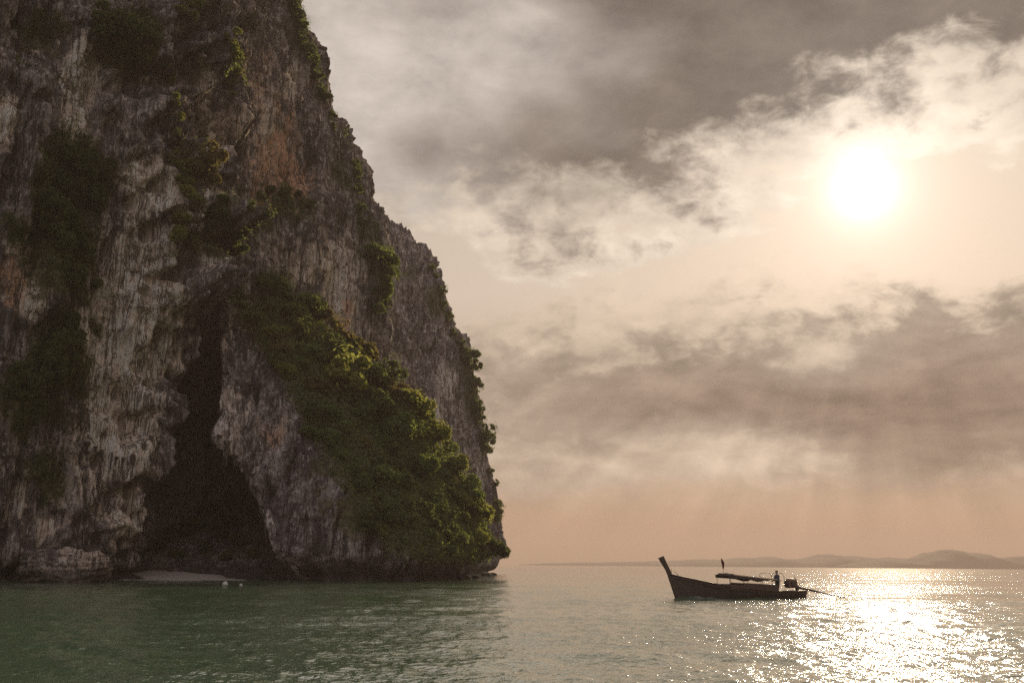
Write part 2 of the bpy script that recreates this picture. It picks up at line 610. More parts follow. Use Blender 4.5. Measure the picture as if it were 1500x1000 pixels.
# the cave behind the lower buttress
cave = smooth(PX + wob * 1.3 - bigpale(PY), 0, 30) * smooth(PX - 150, 0, 30) * smooth(PY + wob, 470, 560) * (1 - smooth(PX, 430, 470))
slot = np.exp(-((PX - 312 - wob * 0.4) / 22) ** 2) * smooth(PY, 330, 420)
disp -= (13.0 + 9.0 * fbm(Pn, 1 / 6., 3, .55, (1, 1, .5), 88.).reshape(PX.shape)) * cave + 5.0 * slot * (1 - cave)
disp -= 3.0 * np.exp(-((PX - 420) / 40) ** 2 - ((PY - 250) / 60) ** 2)
disp -= 6.0 * np.exp(-((PX - 235) / 60) ** 2) * smooth(PY, 770, 815)
drip = fbm(Pn, 1 / 2.6, 3, 0.5, (1, 1, 0.22), 333, ridged=True).reshape(PX.shape)
disp += 1.0 * drip * smooth(PY, 480, 640) * (1 - cave)
notch = np.exp(-((V[:, :, 2] - 0.5) / 1.5) ** 2)
disp -= (2.6 + 3.0 * fbm(Pn, 1 / 5., 3, .6, (1, 1, .3), 81.).reshape(PX.shape)) * notch
fadeb = np.where(V[:, :, 1] > 190, 0.3, 1.0)
V = V + N * (disp * fadeb)[:, :, None]
V[:, :, 2] = np.maximum(V[:, :, 2] + 0.35 * fbm(Pn, 1 / 2.5, 2, 0.5, (1, 1, 1), 77).reshape(PX.shape), -2.5)
PX, PY = [a.reshape(V.shape[:2]) for a in project(V.reshape(-1, 3))]
pale = blobs(PX, PY, [(180, 560, 55, 170, 1.0), (215, 430, 45, 90, 1.0), (150, 640, 40, 90, 0.8), (116, 120, 22, 75, 0.95), (112, 195, 18, 30, 1.0),
                      (10, 160, 18, 50, .8), (40, 400, 22, 60, 1.0), (220, 300, 40, 60, .8), (300, 130, 14, 70, .7), (310, 330, 16, 90, .75),
                      (500, 430, 30, 45, .95), (480, 380, 60, 40, .5), (385, 190, 30, 110, .45), (15, 730, 15, 45, .8), (75, 770, 14, 25, .7),
                      (320, 220, 20, 60, .6), (250, 480, 22, 60, .9), (180, 770, 40, 40, .6), (430, 120, 20, 90, .45)], V)
rust = blobs(PX, PY, [(410, 245, 45, 55, 1.0), (420, 170, 30, 80, .6), (240, 420, 16, 40, .5), (20, 420, 26, 55, .7), (510, 440, 22, 30, .5), (380, 110, 40, 90, .4)], V)
moss = blobs(PX, PY, [(110, 270, 65, 80, 1), (90, 380, 60, 60, 1), (85, 510, 50, 60, 1), (50, 590, 70, 50, .8), (190, 60, 55, 50, 1), (60, 60, 70, 40, .55), (20, 330, 40, 50, .6),
                      (270, 800, 60, 40, .5), (330, 330, 28, 55, .8), (420, 300, 40, 25, .8), (380, 320, 40, 30, .6), (300, 240, 16, 40, .6), (570, 400, 26, 60, .7),
                      (60, 690, 60, 60, .5), (345, 110, 18, 70, .6), (440, 60, 18, 80, .5), (500, 250, 22, 90, .45), (540, 340, 22, 60, .5)], V)
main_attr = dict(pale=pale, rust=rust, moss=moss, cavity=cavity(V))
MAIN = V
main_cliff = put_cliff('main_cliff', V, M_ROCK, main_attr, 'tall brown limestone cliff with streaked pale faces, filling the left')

# ---- lower buttress in front of it
crest = table([(322, 330, 150), (330, 352, 148), (352, 392, 144), (392, 426, 142), (430, 452, 142), (480, 502, 142), (540, 550, 142), (585, 595, 143), (622, 645, 145), (655, 690, 147),
               (684, 735, 149), (700, 775, 150), (704, 795, 150), (697, 815, 150), (688, 832, 149), (686, 850, 149), (686, 870, 149)])
left = table([(320, 318), (324, 345), (331, 400), (327, 480), (322, 560), (318, 640), (344, 672), (362, 700), (382, 750), (398, 800), (404, 835), (402, 870)], 127)
zs = np.arange(-2.0, 53.0, 0.2)
XR, DR = crest(zs); XL, DL = left(zs)
XL = np.minimum(XL, XR - 6)
cz = np.array([at_depth(x, y, d)[2] for x, y, d in [(322, 330, 150), (352, 392, 144), (430, 452, 142), (540, 550, 142), (622, 645, 145), (684, 735, 149), (704, 795, 150)]])
cX = np.array([322, 352, 430, 540, 622, 684, 704.])
rows = []
for z, xl, xr, dr in zip(zs, XL, XR, DR):
    a = np.linspace(0, 1, 26)
    X = xl + (xr - xl) * a
    base = np.interp(X, [318, 400, 500, 600, 660, 690, 720], [127, 125.5, 124, 126.5, 134, 141, 150])
    H = np.interp(X, cX, cz)
    h = np.clip(z / H, 0, 1)
    k = np.interp(X, [350, 600], [2.6, 1.5])
    Y = base + (np.interp(X, [318, 420, 600, 700], [21, 18, 17, 9])) * h ** k
    fr = np.stack([xw(X, Y, z), Y], 1)
    lp = fr[0]
    inner = [lp + np.array([-1.0, 60.0]), lp + np.array([1.5, 22.0]), lp + np.array([0.8, 5.0]), lp + np.array([0.15, 1.2])]
    rp = fr[-1]
    outer = [rp + np.array([0.9, 1.6]), rp + np.array([0.6, 4.5]), rp + np.array([-3.5, 14.0]), rp + np.array([-16.0, 45.0])]
    rows.append(np.array(inner + list(fr) + outer))
rows = np.array(rows)
dens = np.array([.15, .6, 1, 1] + [1.0] * 25 + [1, 1, .5, .15])
V = wall(zs, rows, 430, dens)
N = hnormal(V)
Pn = V.reshape(-1, 3)
PX, PY = [a.reshape(V.shape[:2]) for a in project(Pn)]
disp = rock_noise(Pn, 0.72, 500.0, 0.8).reshape(PX.shape)
top_h = np.clip(V[:, :, 2] / np.interp(PX, cX, cz), 0, 1.2)
disp += 1.6 * fbm(Pn, 1 / 6.0, 2, 0.5, (1, 1, 1), 610).reshape(PX.shape) * smooth(top_h, .5, .9)
notch = np.exp(-((V[:, :, 2] - 0.6 - 0.8 * fbm(Pn, 1 / 7., 2, .5, (1, 1, .1), 85.).reshape(PX.shape)) / 1.6) ** 2)
disp -= (3.2 + 4.0 * fbm(Pn, 1 / 5., 3, .6, (1, 1, .3), 82.).reshape(PX.shape)) * notch
# hanging lip over the cave mouth
lip = np.exp(-((PX - 345) / 30) ** 2 - ((PY - 640) / 60) ** 2)
disp += 1.4 * lip * fbm(Pn, 1 / 1.6, 2, 0.5, (1, 1, 0.3), 640, ridged=True).reshape(PX.shape)
V = V + N * disp[:, :, None]
V[0, :, 2] = -2.5
PX, PY = [a.reshape(V.shape[:2]) for a in project(V.reshape(-1, 3))]
veg_line = np.interp(PX, [330, 400, 460, 520, 560, 620, 680, 720], [425, 515, 625, 715, 790, 815, 820, 822])     # plants grow above this row
vegB = smooth(veg_line - PY, -70, 30) * (V[:, :, 1] < 158)
pale = blobs(PX, PY, [(335, 600, 14, 60, 1), (350, 690, 12, 40, 1), (332, 450, 9, 70, .6), (390, 790, 6, 40, 1), (400, 620, 40, 60, .25), (250, 860, 30, 20, .5), (430, 830, 60, 16, .35)], V)
moss = np.maximum(vegB * 0.9, blobs(PX, PY, [(470, 680, 50, 50, .5), (420, 740, 40, 30, .4), (560, 740, 80, 50, .9), (650, 780, 60, 40, .9), (450, 560, 40, 50, .3)], V))
rustB = blobs(PX, PY, [(400, 640, 25, 30, .5), (430, 580, 20, 20, .4)])
BUTT = V; BUTT_PX, BUTT_PY, BUTT_VEG = PX, PY, vegB
BUTT_N = hnormal(V)
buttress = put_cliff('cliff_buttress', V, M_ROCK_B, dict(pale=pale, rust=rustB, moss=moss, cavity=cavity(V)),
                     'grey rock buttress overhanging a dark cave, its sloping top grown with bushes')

# ---- far ridge behind
far_T = table([(480, 250), (540, 318), (556, 338), (572, 343), (592, 347), (602, 358), (614, 374), (627, 378), (633, 400), (648, 430), (660, 465), (671, 490), (688, 520),
               (695, 560), (703, 600), (714, 640), (720, 680), (727, 720), (731, 750), (734, 780), (737, 792), (735, 806), (728, 816), (722, 828), (714, 836), (713, 850)], 242)
zs = np.arange(-2.0, 96.0, 0.3)
Xt, Dt = far_T(zs)
rows = []
for z, X, Y in zip(zs, Xt, Dt):
    T = np.array([xw(X, Y, z), Y])
    L = np.array([xw(455, 196, z), 196.0])
    L = np.array([min(L[0], T[0] - 6.0), 196.0])
    d = T - L; d /= np.linalg.norm(d); n = np.array([d[1], -d[0]])
    v = T / np.linalg.norm(T); ms = np.array([v[1], -v[0]]); R_ = 3.0
    c_ = T - ms * R_
    a0 = math.atan2(n[1], n[0])
    arc = [c_ + R_ * np.array([math.cos(a0 + q), math.sin(a0 + q)]) for q in np.linspace(0, 2.5, 12)]
    rows.append([L] + arc + [arc[-1] + np.array([-20.0, 6.0]), np.array([-60.0, 290.0])])
dens = np.array([1.0] * 12 + [0.3, 0.1])
V = wall(zs, np.array(rows), 300, dens)
N = hnormal(V); Pn = V.reshape(-1, 3)
disp = rock_noise(Pn, 0.85, 900.0, 0.9).reshape(V.shape[:2])
V = V + N * disp[:, :, None] * smooth(V[:, :, 2], -2, 6)[:, :, None]
spire = np.maximum(fbm(Pn, 1 / 2.4, 3, 0.6, (1, 1, 0.12), 940, ridged=True).reshape(V.shape[:2]), 0)
V[:, :, 2] += 6.0 * spire * smooth(V[:, :, 2], 66, 74)
V[:, :, 2] += 0.8 * fbm(Pn, 1 / 3.0, 2, 0.5, (1, 1, 1), 950).reshape(V.shape[:2]) * smooth(V[:, :, 2], 2, 8)
V[0, :, 2] = -2.5
PX, PY = [a.reshape(V.shape[:2]) for a in project(V.reshape(-1, 3))]
FAR = V
put_cliff('far_cliff_ridge', V, M_ROCK_C,
          dict(pale=blobs(PX, PY, [(655, 560, 14, 25, .9), (640, 600, 12, 20, .7), (705, 690, 8, 40, .6)]), rust=PX * 0,
               moss=blobs(PX, PY, [(690, 560, 14, 60, .8), (640, 440, 24, 40, .6), (600, 400, 20, 20, .5), (720, 650, 10, 40, .6)]), cavity=cavity(V)),
          'hazy jagged limestone ridge behind the buttress, undercut at the sea')

# ---- sand in the cave mouth
nx, ny = 100, 100
gx = np.linspace(xw(120, 126, 0), xw(420, 128, 0), nx); gy = np.linspace(119, 166, ny)
GX, GY = np.meshgrid(gx, gy)
P = np.stack([GX, GY, GX * 0], -1)
sx = (GX - xw(222, 126, 0)) / 7.0
wl = 123.0 + 2.2 * np.abs(sx) ** 2.0 + 1.2 * fbm(P.reshape(-1, 3), 1 / 4., 3).reshape(GX.shape)
up_ = GY - wl
P[:, :, 2] = np.where(up_ > 0, 0.13 * up_ ** 0.95, 0.16 * up_) + 0.12 * fbm(P.reshape(-1, 3), 1 / 1.6, 4, off=40.).reshape(GX.shape)
P[:, :, 2] = np.clip(np.minimum(P[:, :, 2], 1.25 * np.exp(-(sx / 1.1) ** 2) - 0.15 + 0.5 * fbm(P.reshape(-1, 3), 1 / 3., 3, off=9.).reshape(GX.shape)), -1.2, 1.6)
tag(link('beach', P.reshape(-1, 3), grid_faces(ny, nx), plain_mat('sand', (0.27, 0.225, 0.18), 0.95, 0.1, 0.18, 1.5, bumpd=0.05)),
    'small strip of pale sand at the cave mouth', kind='structure')

# ---- rubble mound inside the cave
nx, ny = 110, 80
U_, D_ = np.meshgrid(np.linspace(190, 420, nx), np.linspace(127, 158, ny))
t_ = (D_ - 129) / 20
hgt = 9.5 * np.clip(t_, -0.2, 1.2) ** 1.0 * (0.75 + 0.25 * np.cos((U_ - 300) / 45)) - 0.3
P = np.stack([xw(U_, D_, 0.0), D_, hgt], -1)
q = P.reshape(-1, 3)
P[:, :, 2] += (1.3 * fbm(q, 1 / 3.2, 4, .6, off=3.) + 0.5 * fbm(q, 1 / 1.1, 3, .6, off=5., ridged=True)).reshape(U_.shape)
P[:, :, 2] = np.where(t_ < 0, np.minimum(P[:, :, 2], 0.3 + 6 * t_), P[:, :, 2])
MOUND = P
tag(link('cave_rubble', P.reshape(-1, 3), grid_faces(ny, nx), M_ROCK_B, attrs=dict(pale=np.full(P.shape[:2], .15).ravel(), rust=np.full(P.shape[:2], .2).ravel(), moss=np.full(P.shape[:2], .38).ravel(), cavity=np.zeros(nx * ny))),
    'dim sloping rubble inside the cave behind the sand', kind='structure')

# ---- boulder at the water's edge
bmx = bmesh.new()
bmesh.ops.create_icosphere(bmx, subdivisions=6, radius=1.0)
co = np.array([v.co[:] for v in bmx.verts])
fc = np.array([[v.index for v in f.verts] for f in bmx.faces])
bmx.free()
ctr = at_depth(97, 838, 108.0)
S = np.array([4.5, 3.0, 2.7])
P = np.sign(co) * np.abs(co) ** 0.8 * S
P[:, 2] += 0.55 * np.maximum(-P[:, 0], 0) * 0.25
P += co * (1.5 * fbm(P, 1 / 3.0, 5, 0.6, (1, 1, 1.6), 20) + 0.55 * fbm(P, 1 / 1.2, 3, 0.5, (0.35, 0.35, 2.2), 60, ridged=True))[:, None]
und = np.exp(-((P[:, 2] + 1.0) / 0.7) ** 2)
P[:, :2] *= (1 - 0.13 * und)[:, None]
P += np.array([ctr[0], 108.0, 0.75])
bx_, by_ = project(P)
bo = link('shore_boulder', P - np.array([ctr[0], 108.0, 0]), fc, M_ROCK, attrs=dict(pale=0.35 + 0.2 * (P[:, 2] < 1.6), rust=np.full(len(P), .12), moss=np.zeros(len(P)), cavity=np.zeros(len(P))))
bo.location = (ctr[0], 108.0, 0)
tag(bo, 'large low grey boulder lying at the water edge left of the sand strip', 'boulder')


# ---- fallen rocks along the foot of the cliff
bmx = bmesh.new(); bmesh.ops.create_icosphere(bmx, subdivisions=4, radius=1.0)
ico = np.array([v.co[:] for v in bmx.verts]); icf = np.array([[v.index for v in f.verts] for f in bmx.faces]); bmx.free()
rock_me = []
for k_ in range(4):
    q = np.sign(ico) * np.abs(ico) ** 0.7
    q = q + ico * (0.5 * fbm(ico, 1.1, 4, .6, off=13. * k_) + 0.15 * fbm(ico, 3.5, 3, .6, off=5. * k_, ridged=True))[:, None]
    o = link('shore_rock', q, icf, M_ROCK, attrs=dict(pale=np.full(len(q), .05), rust=np.zeros(len(q)), moss=np.zeros(len(q)), cavity=np.zeros(len(q))))
    rock_me.append(o.data); bpy.data.objects.remove(o)
rr = np.random.default_rng(3)
for x, y, r_, lab in [(20, 848, 1.0, 'dark rock by the boulder'), (168, 846.5, .8, 'rock between boulder and sand'), (178, 845, .5, 'rock between boulder and sand'), (196, 840.5, .45, 'stone on the sand'),
                      (262, 838.5, .4, 'stone on the sand'), (290, 841, .6, 'rock at the far end of the sand'), (312, 845, .7, 'rock at the far end of the sand'), (390, 849, .8, 'rock under the buttress'),
                      (450, 850.5, .6, 'rock under the buttress'), (530, 850, .7, 'rock under the buttress'), (575, 850.5, .5, 'rock under the buttress'), (640, 849.5, .6, 'rock under the buttress'),
                      (682, 847.5, .7, 'rock off the buttress nose'), (696, 846.5, .5, 'rock off the buttress nose'), (712, 843, .9, 'rock off the far ridge foot'), (722, 841.5, .6, 'rock off the far ridge foot')]:
    p = on_water(x, y)
    o = bpy.data.objects.new('shore_rock', rock_me[int(rr.integers(0, 4))]); COL.objects.link(o)
    o.location = (p[0], p[1], 0.12 * r_ + (0.45 if 'sand' in lab and y < 842 else 0)); o.rotation_euler = (rr.normal() * .2, rr.normal() * .2, rr.random() * 6.28)
    o.scale = (r_ * 1.4, r_, r_ * .62)
    tag(o, 'low dark ' + lab + (' lapped by the sea' if y > 842 else ''), 'rock', 'fallen rocks: ' + lab)

# ------------------------------------------------------------------ water
SHAFT_END = on_water(1236, 875.0)
WAKE_END = on_water(1520, 879.5)
BOW = on_water(989, 876.6)
STERN = on_water(1176, 875.3)

d_near = np.concatenate([[0.3, 2.0, 4.0], np.linspace(6, 14, 14)])
ypx = np.linspace(215, 6, 800)                            # rows below the horizon, photo pixels
d_far = F_PX * CAM[2] / ypx
d_end = np.geomspace(d_far[-1] * 1.06, 6000, 30)
dist = np.concatenate([d_near, d_far, d_end])
fine = np.radians(np.linspace(-40, 40, 760))
coarse = np.radians(np.linspace(43, 317, 70))
angs = np.concatenate([fine, coarse])
A, Dd = np.meshgrid(angs, dist)
WX, WY = Dd * np.sin(A), Dd * np.cos(A)
spacing = np.gradient(dist)[:, None] * np.ones_like(A)
wr = np.random.default_rng(5)
H = np.zeros_like(WX); SXo = np.zeros_like(WX); SYo = np.zeros_like(WX)
# gusts: the chop is stronger in some patches
Pw = np.stack([WX.ravel(), WY.ravel(), np.zeros(WX.size)], 1)
gust = 1.0 + 0.75 * fbm(Pw, 1 / 26., 3, 0.5, (0.6, 1.0, 1), 5.0).reshape(WX.shape)
for i in range(90):
    lam = 0.20 * (5.0 / 0.20) ** wr.random()
    th = math.radians(200) + wr.normal() * 0.75           # waves run mostly towards the camera and to the left
    k = 2 * math.pi / lam
    amp = 0.0031 * lam ** 0.85 * (0.6 + 0.8 * wr.random())
    att = smooth(lam / spacing, 1.6, 3.5)
    ph = k * (WX * math.sin(th) + WY * math.cos(th)) + wr.random() * 6.28
    g = amp * att * (gust if lam < 3 else 1.0)
    H += g * np.cos(ph)
    SXo -= 0.8 * g * np.sin(ph) * math.sin(th); SYo -= 0.8 * g * np.sin(ph) * math.cos(th)


def seg_coord(a, b):
    d = (b - a)[:2]; Ln = np.linalg.norm(d); d = d / Ln
    nx_, ny_ = -d[1], d[0]
    return (WX - a[0]) * d[0] + (WY - a[1]) * d[1], (WX - a[0]) * nx_ + (WY - a[1]) * ny_, Ln


s_, n_, Ln = seg_coord(SHAFT_END, WAKE_END)
turb = fbm(Pw, 1 / .9, 3, 0.6, (0.5, 1, 1), 61.).reshape(WX.shape)
# the screw leaves a slick: a smooth, slightly raised streak between the ripples
calm = smooth(s_, -1.0, 2.0) * smooth(2.0 + 2.2 * turb - np.abs(n_), -0.3, 0.9)
H = H * (1 - 0.85 * calm) + 0.03 * calm
SXo *= 1 - 0.85 * calm; SYo *= 1 - 0.85 * calm
s_, n_, Ln = seg_coord(BOW, STERN)
# bow wave peeling off both sides of the hull
for sg in (-1, 1):
    off = sg * n_ - (0.25 + 0.22 * s_)
    H += 0.16 * np.exp(-(off / 0.30) ** 2) * smooth(s_, -0.3, 0.6) * np.exp(-np.clip(s_, 0, 99) / 7) * (1 + 1.2 * turb)
WV = np.stack([WX + SXo, WY + SYo, H], -1).reshape(-1, 3)
nr, nc = WX.shape
fa = grid_faces(nr, nc)
a_ = np.arange(nr * nc).reshape(nr, nc)
seam = np.stack([a_[:-1, -1], a_[:-1, 0], a_[1:, 0], a_[1:, -1]], -1)
fa = np.concatenate([fa, seam])[:, ::-1]
foam = np.zeros_like(WX)
foam += smooth(turb, 0.05, 0.35) * np.exp(-((np.abs(n_) - 0.62) / 0.3) ** 2) * smooth(s_, 0, 1.0) * (1 - smooth(s_, 9, 13)) * 0.8

mt, nt, out = new_mat('sea_water')
co = objco(nt)
st = nt.vmath('MULTIPLY', co, (0.75, 1.0, 1.0))
r1 = nt.noise(st, 2.6, 3.0, 0.55, 0.4)
r2 = nt.noise(st, 8.5, 2.0, 0.6, 0.4)
r3 = nt.noise(co, 0.45, 2.0, 0.5)
g_ = nt.step(nt.noise(nt.vmath('MULTIPLY', co, (0.5, 1.0, 1.0)), 0.045, 4.0, 0.6), 0.32, 0.64, 0.45, 1.5)
hh = ((r1 * 0.046 + r2 * 0.026) * g_ + r3 * 0.04) * (1.0 - nt.attr('calm') * 0.92)
nm = bump(nt, hh, 1.0, 1.0)
deep = nt.noise(co, 0.035, 3.0, 0.5)
fm = nt.attr('foam')
base = nt.mix(deep, (0.064, 0.114, 0.058), (0.098, 0.166, 0.084))
base = nt.mix(fm, base, (0.6, 0.6, 0.58))
b = principled(nt, out, base, nt.step(fm, 0, 1, 0.065, 0.6), 0.5, nm)
b.inputs['IOR'].default_value = 1.5
gl_ = nt.n.new('ShaderNodeBsdfGlossy'); gl_.inputs['Color'].default_value = (0.95, 0.94, 0.92, 1); gl_.inputs['Roughness'].default_value = 0.075
nt.l.new(nm.s, gl_.inputs['Normal'])
mx = nt.n.new('ShaderNodeMixShader'); mx.inputs[0].default_value = 0.46
nt.l.new(b.outputs[0], mx.inputs[1]); nt.l.new(gl_.outputs[0], mx.inputs[2])
nt.l.new(mx.outputs[0], out.inputs['Surface'])
tag(link('sea', WV, fa, mt, attrs=dict(foam=foam.ravel(), calm=calm.ravel())), 'rippled green sea with a glittering sun path', kind='structure')

# ------------------------------------------------------------------ far hills
M_HILL = plain_mat('hill_forest', (0.055, 0.06, 0.05), 1.0, 0.05, 0.5, 0.01)


def hills(name, pts, Y, label, depth=300, seed=0.0):
    pts = np.array(pts, float)
    top = np.array([at_depth(x, y, Y) for x, y in pts])
    n, mrow = 260, 18
    xs = np.linspace(top[0, 0], top[-1, 0], n)
    hz = np.maximum(np.interp(xs, top[:, 0], top[:, 2]), 0)
    kk = np.array([1, 2, 3, 2, 1.]); kk /= kk.sum()
    hz = np.maximum(hz * (1 + 0.10 * fbm(np.stack([xs, xs * 0, xs * 0], 1), 1 / 45., 4, 0.6, off=seed)), 0)
    v = np.linspace(-1, 1, mrow)
    X_, V_ = np.meshgrid(xs, v)
    prof = np.sqrt(np.maximum(1 - V_ ** 2, 0))
    P_ = np.stack([X_, Y + V_ * depth, X_ * 0], -1)
    nz_ = fbm(P_.reshape(-1, 3), 1 / 90., 4, 0.5, (1, 1, 1), seed).reshape(X_.shape)
    P_[:, :, 2] = hz[None] * prof * (1 + 0.35 * nz_ * (1 - prof ** 4)) + 3 * nz_ * prof - 3 * (1 - prof)
    o = link(name, P_.reshape(-1, 3), grid_faces(mrow, n), M_HILL)
    tag(o, label, kind='structure')


hills('hills', [(760, 827), (800, 824.5), (900, 823), (980, 821), (1020, 818.5), (1055, 819.5), (1087, 816), (1105, 818), (1124, 814), (1148, 819.5), (1176, 818), (1190, 816),
                (1206, 811), (1226, 815), (1250, 813.5), (1275, 819), (1300, 816), (1330, 821), (1380, 819), (1450, 822), (1600, 824), (1700, 831)], 3400,
      'long faint range of low hills along the horizon', seed=3.)
hills('hills', [(1240, 829), (1265, 823), (1285, 820), (1300, 821), (1329, 823), (1345, 817), (1362, 811), (1376, 806), (1390, 805), (1405, 809), (1425, 810), (1445, 818), (1463, 824),
                (1478, 817), (1489, 814), (1510, 815), (1540, 811), (1570, 818), (1600, 825), (1640, 833)], 2900,
      'darker humped island hills on the horizon at the right', 200, 9.)

# ------------------------------------------------------------------ haze
me = bpy.data.meshes.new('haze')
x0, x1, y0, y1, z0, z1 = -6150, 6150, -6150, 6150, -4.0, 140.0
vv = [(x, y, z) for z in (z0, z1) for x, y in ((x0, y0), (x1, y0), (x1, y1), (x0, y1))]
me.from_pydata(vv, [], [(3, 2, 1, 0), (4, 5, 6, 7), (0, 1, 5, 4), (1, 2, 6, 5), (2, 3, 7, 6), (3, 0, 4, 7)])
mt, nt, out = new_mat('haze_air')
pv = nt.n.new('ShaderNodeVolumePrincipled')
pv.inputs['Color'].default_value = (0.55, 0.445, 0.395, 1)
pv.inputs['Density'].default_value = 0.00030
pv.inputs['Anisotropy'].default_value = 0.25
nt.l.new(pv.outputs[0], out.inputs['Volume'])
me.materials.append(mt)
hz_ = bpy.data.objects.new('haze', me)
COL.objects.link(hz_)
tag(hz_, 'warm haze hanging over the sea', kind='stuff')

# ------------------------------------------------------------------ plants
def leaf_mat(name, c0, c1, tr):
    mt, nt, out = new_mat(name)
    co = objco(nt)
    oi = nt.n.new('ShaderNodeObjectInfo')
    rnd = E(nt, oi.outputs['Random'])
    f = nt.noise(co, 3.0, 3.0, 0.6)
    col = nt.mix(nt.step(f + (rnd - 0.5) * 0.5, 0.3, 0.7), c0, c1)
    d = nt.n.new('ShaderNodeBsdfDiffuse'); nt.val(col, d.inputs[0])
    t = nt.n.new('ShaderNodeBsdfTranslucent')
    nt.val(nt.mix(f, tr, tuple(x * 0.6 for x in tr)), t.inputs[0])
    mx = nt.n.new('ShaderNodeMixShader'); mx.inputs[0].default_value = 0.48
    nt.l.new(d.outputs[0], mx.inputs[1]); nt.l.new(t.outputs[0], mx.inputs[2])
    nt.l.new(mx.outputs[0], out.inputs['Surface'])
    return mt


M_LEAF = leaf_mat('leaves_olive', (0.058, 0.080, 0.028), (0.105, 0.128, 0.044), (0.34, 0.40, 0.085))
M_LEAF_Y = leaf_mat('leaves_yellow_green', (0.08, 0.095, 0.024), (0.12, 0.13, 0.036), (0.55, 0.55, 0.12))  # brighter leaf copy for sunlit bushes, sunlight put into the colour
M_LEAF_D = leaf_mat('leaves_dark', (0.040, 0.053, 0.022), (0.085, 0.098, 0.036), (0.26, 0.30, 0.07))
M_LEAF_B = leaf_mat('leaves_dry', (0.075, 0.058, 0.026), (0.125, 0.095, 0.04), (0.34, 0.28, 0.08))
M_BARK = plain_mat('bark', (0.10, 0.08, 0.06), 0.95, 0.1, 0.4, 4.0)


def leaf_quads(C, Nrm, size, r):
    """one folded leaf face per centre: (n,3) centres and rough facing directions"""
    n = len(C)
    a = r.normal(size=(n, 3)); u = np.cross(Nrm, a); u /= np.linalg.norm(u, axis=1)[:, None] + 1e-9
    v = np.cross(Nrm, u)
    s = size * (0.6 + 0.8 * r.random(n))[:, None]
    asp = (0.45 + 0.25 * r.random(n))[:, None]
    P = np.stack([C - u * s, C + v * s * asp, C + u * s, C - v * s * asp], 1).reshape(-1, 3)
    return P, np.arange(4 * n).reshape(n, 4)


def tube(path, radii, k=5):
    path = np.array(path, float); vs_, fs = [], []
    for i, p in enumerate(path):
        d = path[min(i + 1, len(path) - 1)] - path[max(i - 1, 0)]; d /= np.linalg.norm(d) + 1e-9
        a = np.cross(d, [0.3, 0.9, 0.2]); a /= np.linalg.norm(a) + 1e-9; b_ = np.cross(d, a)
        for j in range(k):
            t = 2 * math.pi * j / k
            vs_.append(p + radii[i] * (a * math.cos(t) + b_ * math.sin(t)))
    for i in range(len(path) - 1):
        for j in range(k):
            fs.append((i * k + j, i * k + (j + 1) % k, (i + 1) * k + (j + 1) % k, (i + 1) * k + j))
    fs.append(tuple(range(k))[::-1]); fs.append(tuple((len(path) - 1) * k + j for j in range(k)))
    return vs_, fs


def join(parts):
    vs_, fs = [], []
    for v, f in parts:
        o = len(vs_); vs_ += [tuple(q) for q in v]; fs += [tuple(i + o for i in q) for q in f]
    return vs_, fs


def make_crown(seed, lobes, flat, leaf, per, spread=0.72, droop=0.0):
    r = np.random.default_rng(seed)
    cs_, Cs, Ns = [], [], []
    for i in range(lobes):
        d = r.normal(size=3); d /= np.linalg.norm(d)
        c_ = d * spread * r.random() ** 0.45 * np.array([1, 1, flat])
        c_[2] += 0.25
        rad = 0.20 + 0.24 * r.random()
        cs_.append(c_)
        n = int(per * (rad / 0.32) ** 2)
        q = r.normal(size=(n, 3)); q /= np.linalg.norm(q, axis=1)[:, None]
        q[:, 2] = np.where(r.random(n) < 0.45, np.abs(q[:, 2]), q[:, 2])
        rr = rad * (0.62 + 0.48 * r.random(n) ** 0.7) * (1 + 0.25 * pnoise(q * 2.2 + i * 7.7))
        P = c_ + q * rr[:, None] * np.array([1, 1, 0.82])
        P[:, 2] -= droop * np.linalg.norm(P[:, :2], axis=1) ** 2
        Cs.append(P)
        nn = q * 0.7 + r.normal(size=(n, 3)) * 0.55 + np.array([0, 0, 0.35])
        Ns.append(nn / np.linalg.norm(nn, axis=1)[:, None])
    # loose twigs of leaves breaking the outline
    n = per
    q = r.normal(size=(n, 3)); q /= np.linalg.norm(q, axis=1)[:, None]
    Cs.append(q * (0.75 + 0.35 * r.random((n, 1))) * np.array([1, 1, flat]) + np.array([0, 0, 0.25])); Ns.append(q)
    C = np.concatenate(Cs); Nn = np.concatenate(Ns)
    V_, F_ = leaf_quads(C, Nn, leaf, r)
    limbs = []
    base = np.array([0, 0, -0.62])
    limbs.append(tube([base, base + [0.05, 0.02, 0.3], [0.0, 0.03, 0.1]], [0.075, 0.055, 0.035]))
    for c_ in cs_[:8]:
        mid = base * 0.35 + c_ * 0.4 + r.normal(size=3) * 0.05
        limbs.append(tube([base + [0.02, 0, 0.15], mid, c_], [0.04, 0.026, 0.010], 4))
    return V_, F_, join(limbs)


